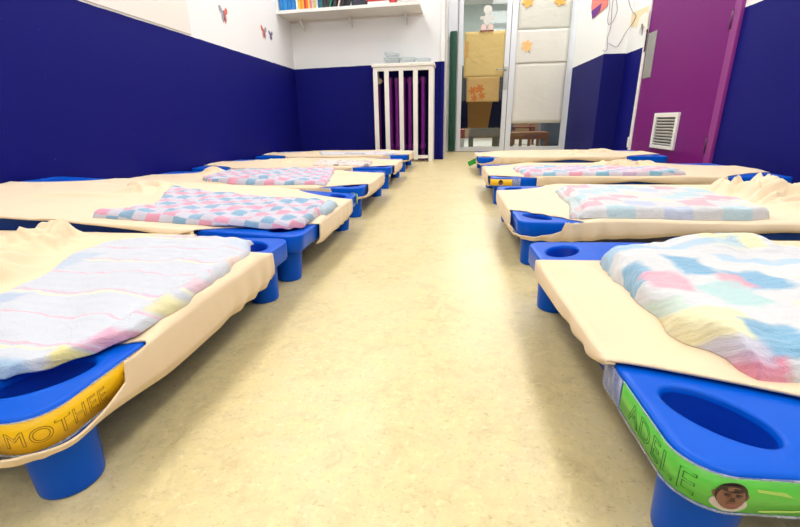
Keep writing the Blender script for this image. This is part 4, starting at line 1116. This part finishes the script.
# third right cot
f = corner_path(-1, -1)
tg = strip('name_tag', f, -.02, .085, .092, .120, M['lab_yellow'], COT['R3']); tg['label'] = 'small yellow name tag on the third right cot'
portrait(f, .035, .105, .012, tg); strip('clear_tape', f, .0855, .12, .090, .123, M['tape'], tg, off=.0022, th=.0003, wave=.001, n=24)
tg = strip('name_tag', f, -.04, .02, .094, .126, simple('pale_green_card', (150,190,140), .4), COT['L2'], off=.006); tg['label'] = 'pale green name tag on the raised left cot'
bm = nb(); box(bm, -.075, 0, -.002, .002, -.034, 0, .0005)
for v in bm.verts: v.co.y += .012*math.sin(v.co.x*30)
bmesh.ops.rotate(bm, verts=bm.verts, cent=(0,0,0), matrix=Matrix.Rotation(math.radians(-24), 3, 'Y'))
bmesh.ops.translate(bm, verts=bm.verts, vec=(-HX-.002, -HY+.12, .118))
tg = obj('name_tag', bm, simple('bright_green_card', (40,150,50), .4), COT['R4']); tg['label'] = 'bright green tag sticking out from the farthest right cot'

# ------------------------------------------------------------------ lights
def ceiling_lamp(x, y, w, d, power, label, col=(1, .975, .94)):
    r = thing('ceiling_light', label, 'ceiling light', (x, y, H-.06), group='ceiling light panels')
    bm = nb(); box(bm, -w/2-.03, w/2+.03, -d/2-.03, d/2+.03, .02, .06, .004); obj('housing', bm, M['white'], r)
    bm = nb(); box(bm, -w/2, w/2, -d/2, d/2, .010, .0195, .003)
    t = NT('lit_diffuser'); t.col((.9,.9,.9)); t.bsdf.inputs['Emission Color'].default_value = (*col, 1); t.bsdf.inputs['Emission Strength'].default_value = 3.0
    obj('diffuser', bm, t.m, r)
    li = bpy.data.lights.new('ceiling_lamp', 'AREA'); li.shape = 'RECTANGLE'; li.size = w; li.size_y = d; li.energy = power; li.color = col
    lo = link(bpy.data.objects.new('ceiling_lamp', li), r); lo.location = (0, 0, .006)
    return r
PW = 9.5
for x_, side in ((-1.0, 'left'), (.9, 'right')):
    for y_, where in ((-1.3, 'behind the camera'), (.5, 'above the nearest cots'), (2.2, 'above the middle cots'), (3.7, 'above the far cots')):
        ceiling_lamp(x_, y_, .5, 1.1, PW, 'ceiling light panel on the %s side %s' % (side, where), col=(1, .995, .985))
ceiling_lamp(.6, 4.95, .5, .5, 13, 'small unseen ceiling light panel brightening the floor before the glass door', col=(1, .995, .985))  # unseen lamp, strengthened to brighten the far floor
ceiling_lamp(.3, 7.2, 1.2, .6, 95, 'ceiling light panel in the next room')
w = bpy.data.worlds.new('World'); S.world = w; w.use_nodes = True
w.node_tree.nodes['Background'].inputs[0].default_value = (.9, .95, 1, 1); w.node_tree.nodes['Background'].inputs[1].default_value = .3

# ------------------------------------------------------------------ camera
cam = bpy.data.cameras.new('camera'); co = link(bpy.data.objects.new('camera', cam)); S.camera = co
pit, yaw, rol = .3238, .1351, .0189
fw = Vector((-math.sin(yaw)*math.cos(pit), math.cos(yaw)*math.cos(pit), -math.sin(pit)))
rt = Vector((math.cos(yaw), math.sin(yaw), 0)); up = rt.cross(fw)
R_ = rt*math.cos(rol)-up*math.sin(rol); U_ = up*math.cos(rol)+rt*math.sin(rol)
mm = Matrix((R_, U_, -fw)).transposed().to_4x4(); mm.translation = (0, 0, .37); co.matrix_world = mm
cam.sensor_width = 36; cam.lens = 421.11/800*36; cam.clip_start = .02
cam.shift_x = (400-397.34)/800; cam.shift_y = (262.92-263.5)/800
S.view_settings.view_transform = 'Standard'; S.view_settings.look = 'None'; S.view_settings.gamma = 1; S.view_settings.use_curve_mapping = False
S.view_settings.exposure = -0.06
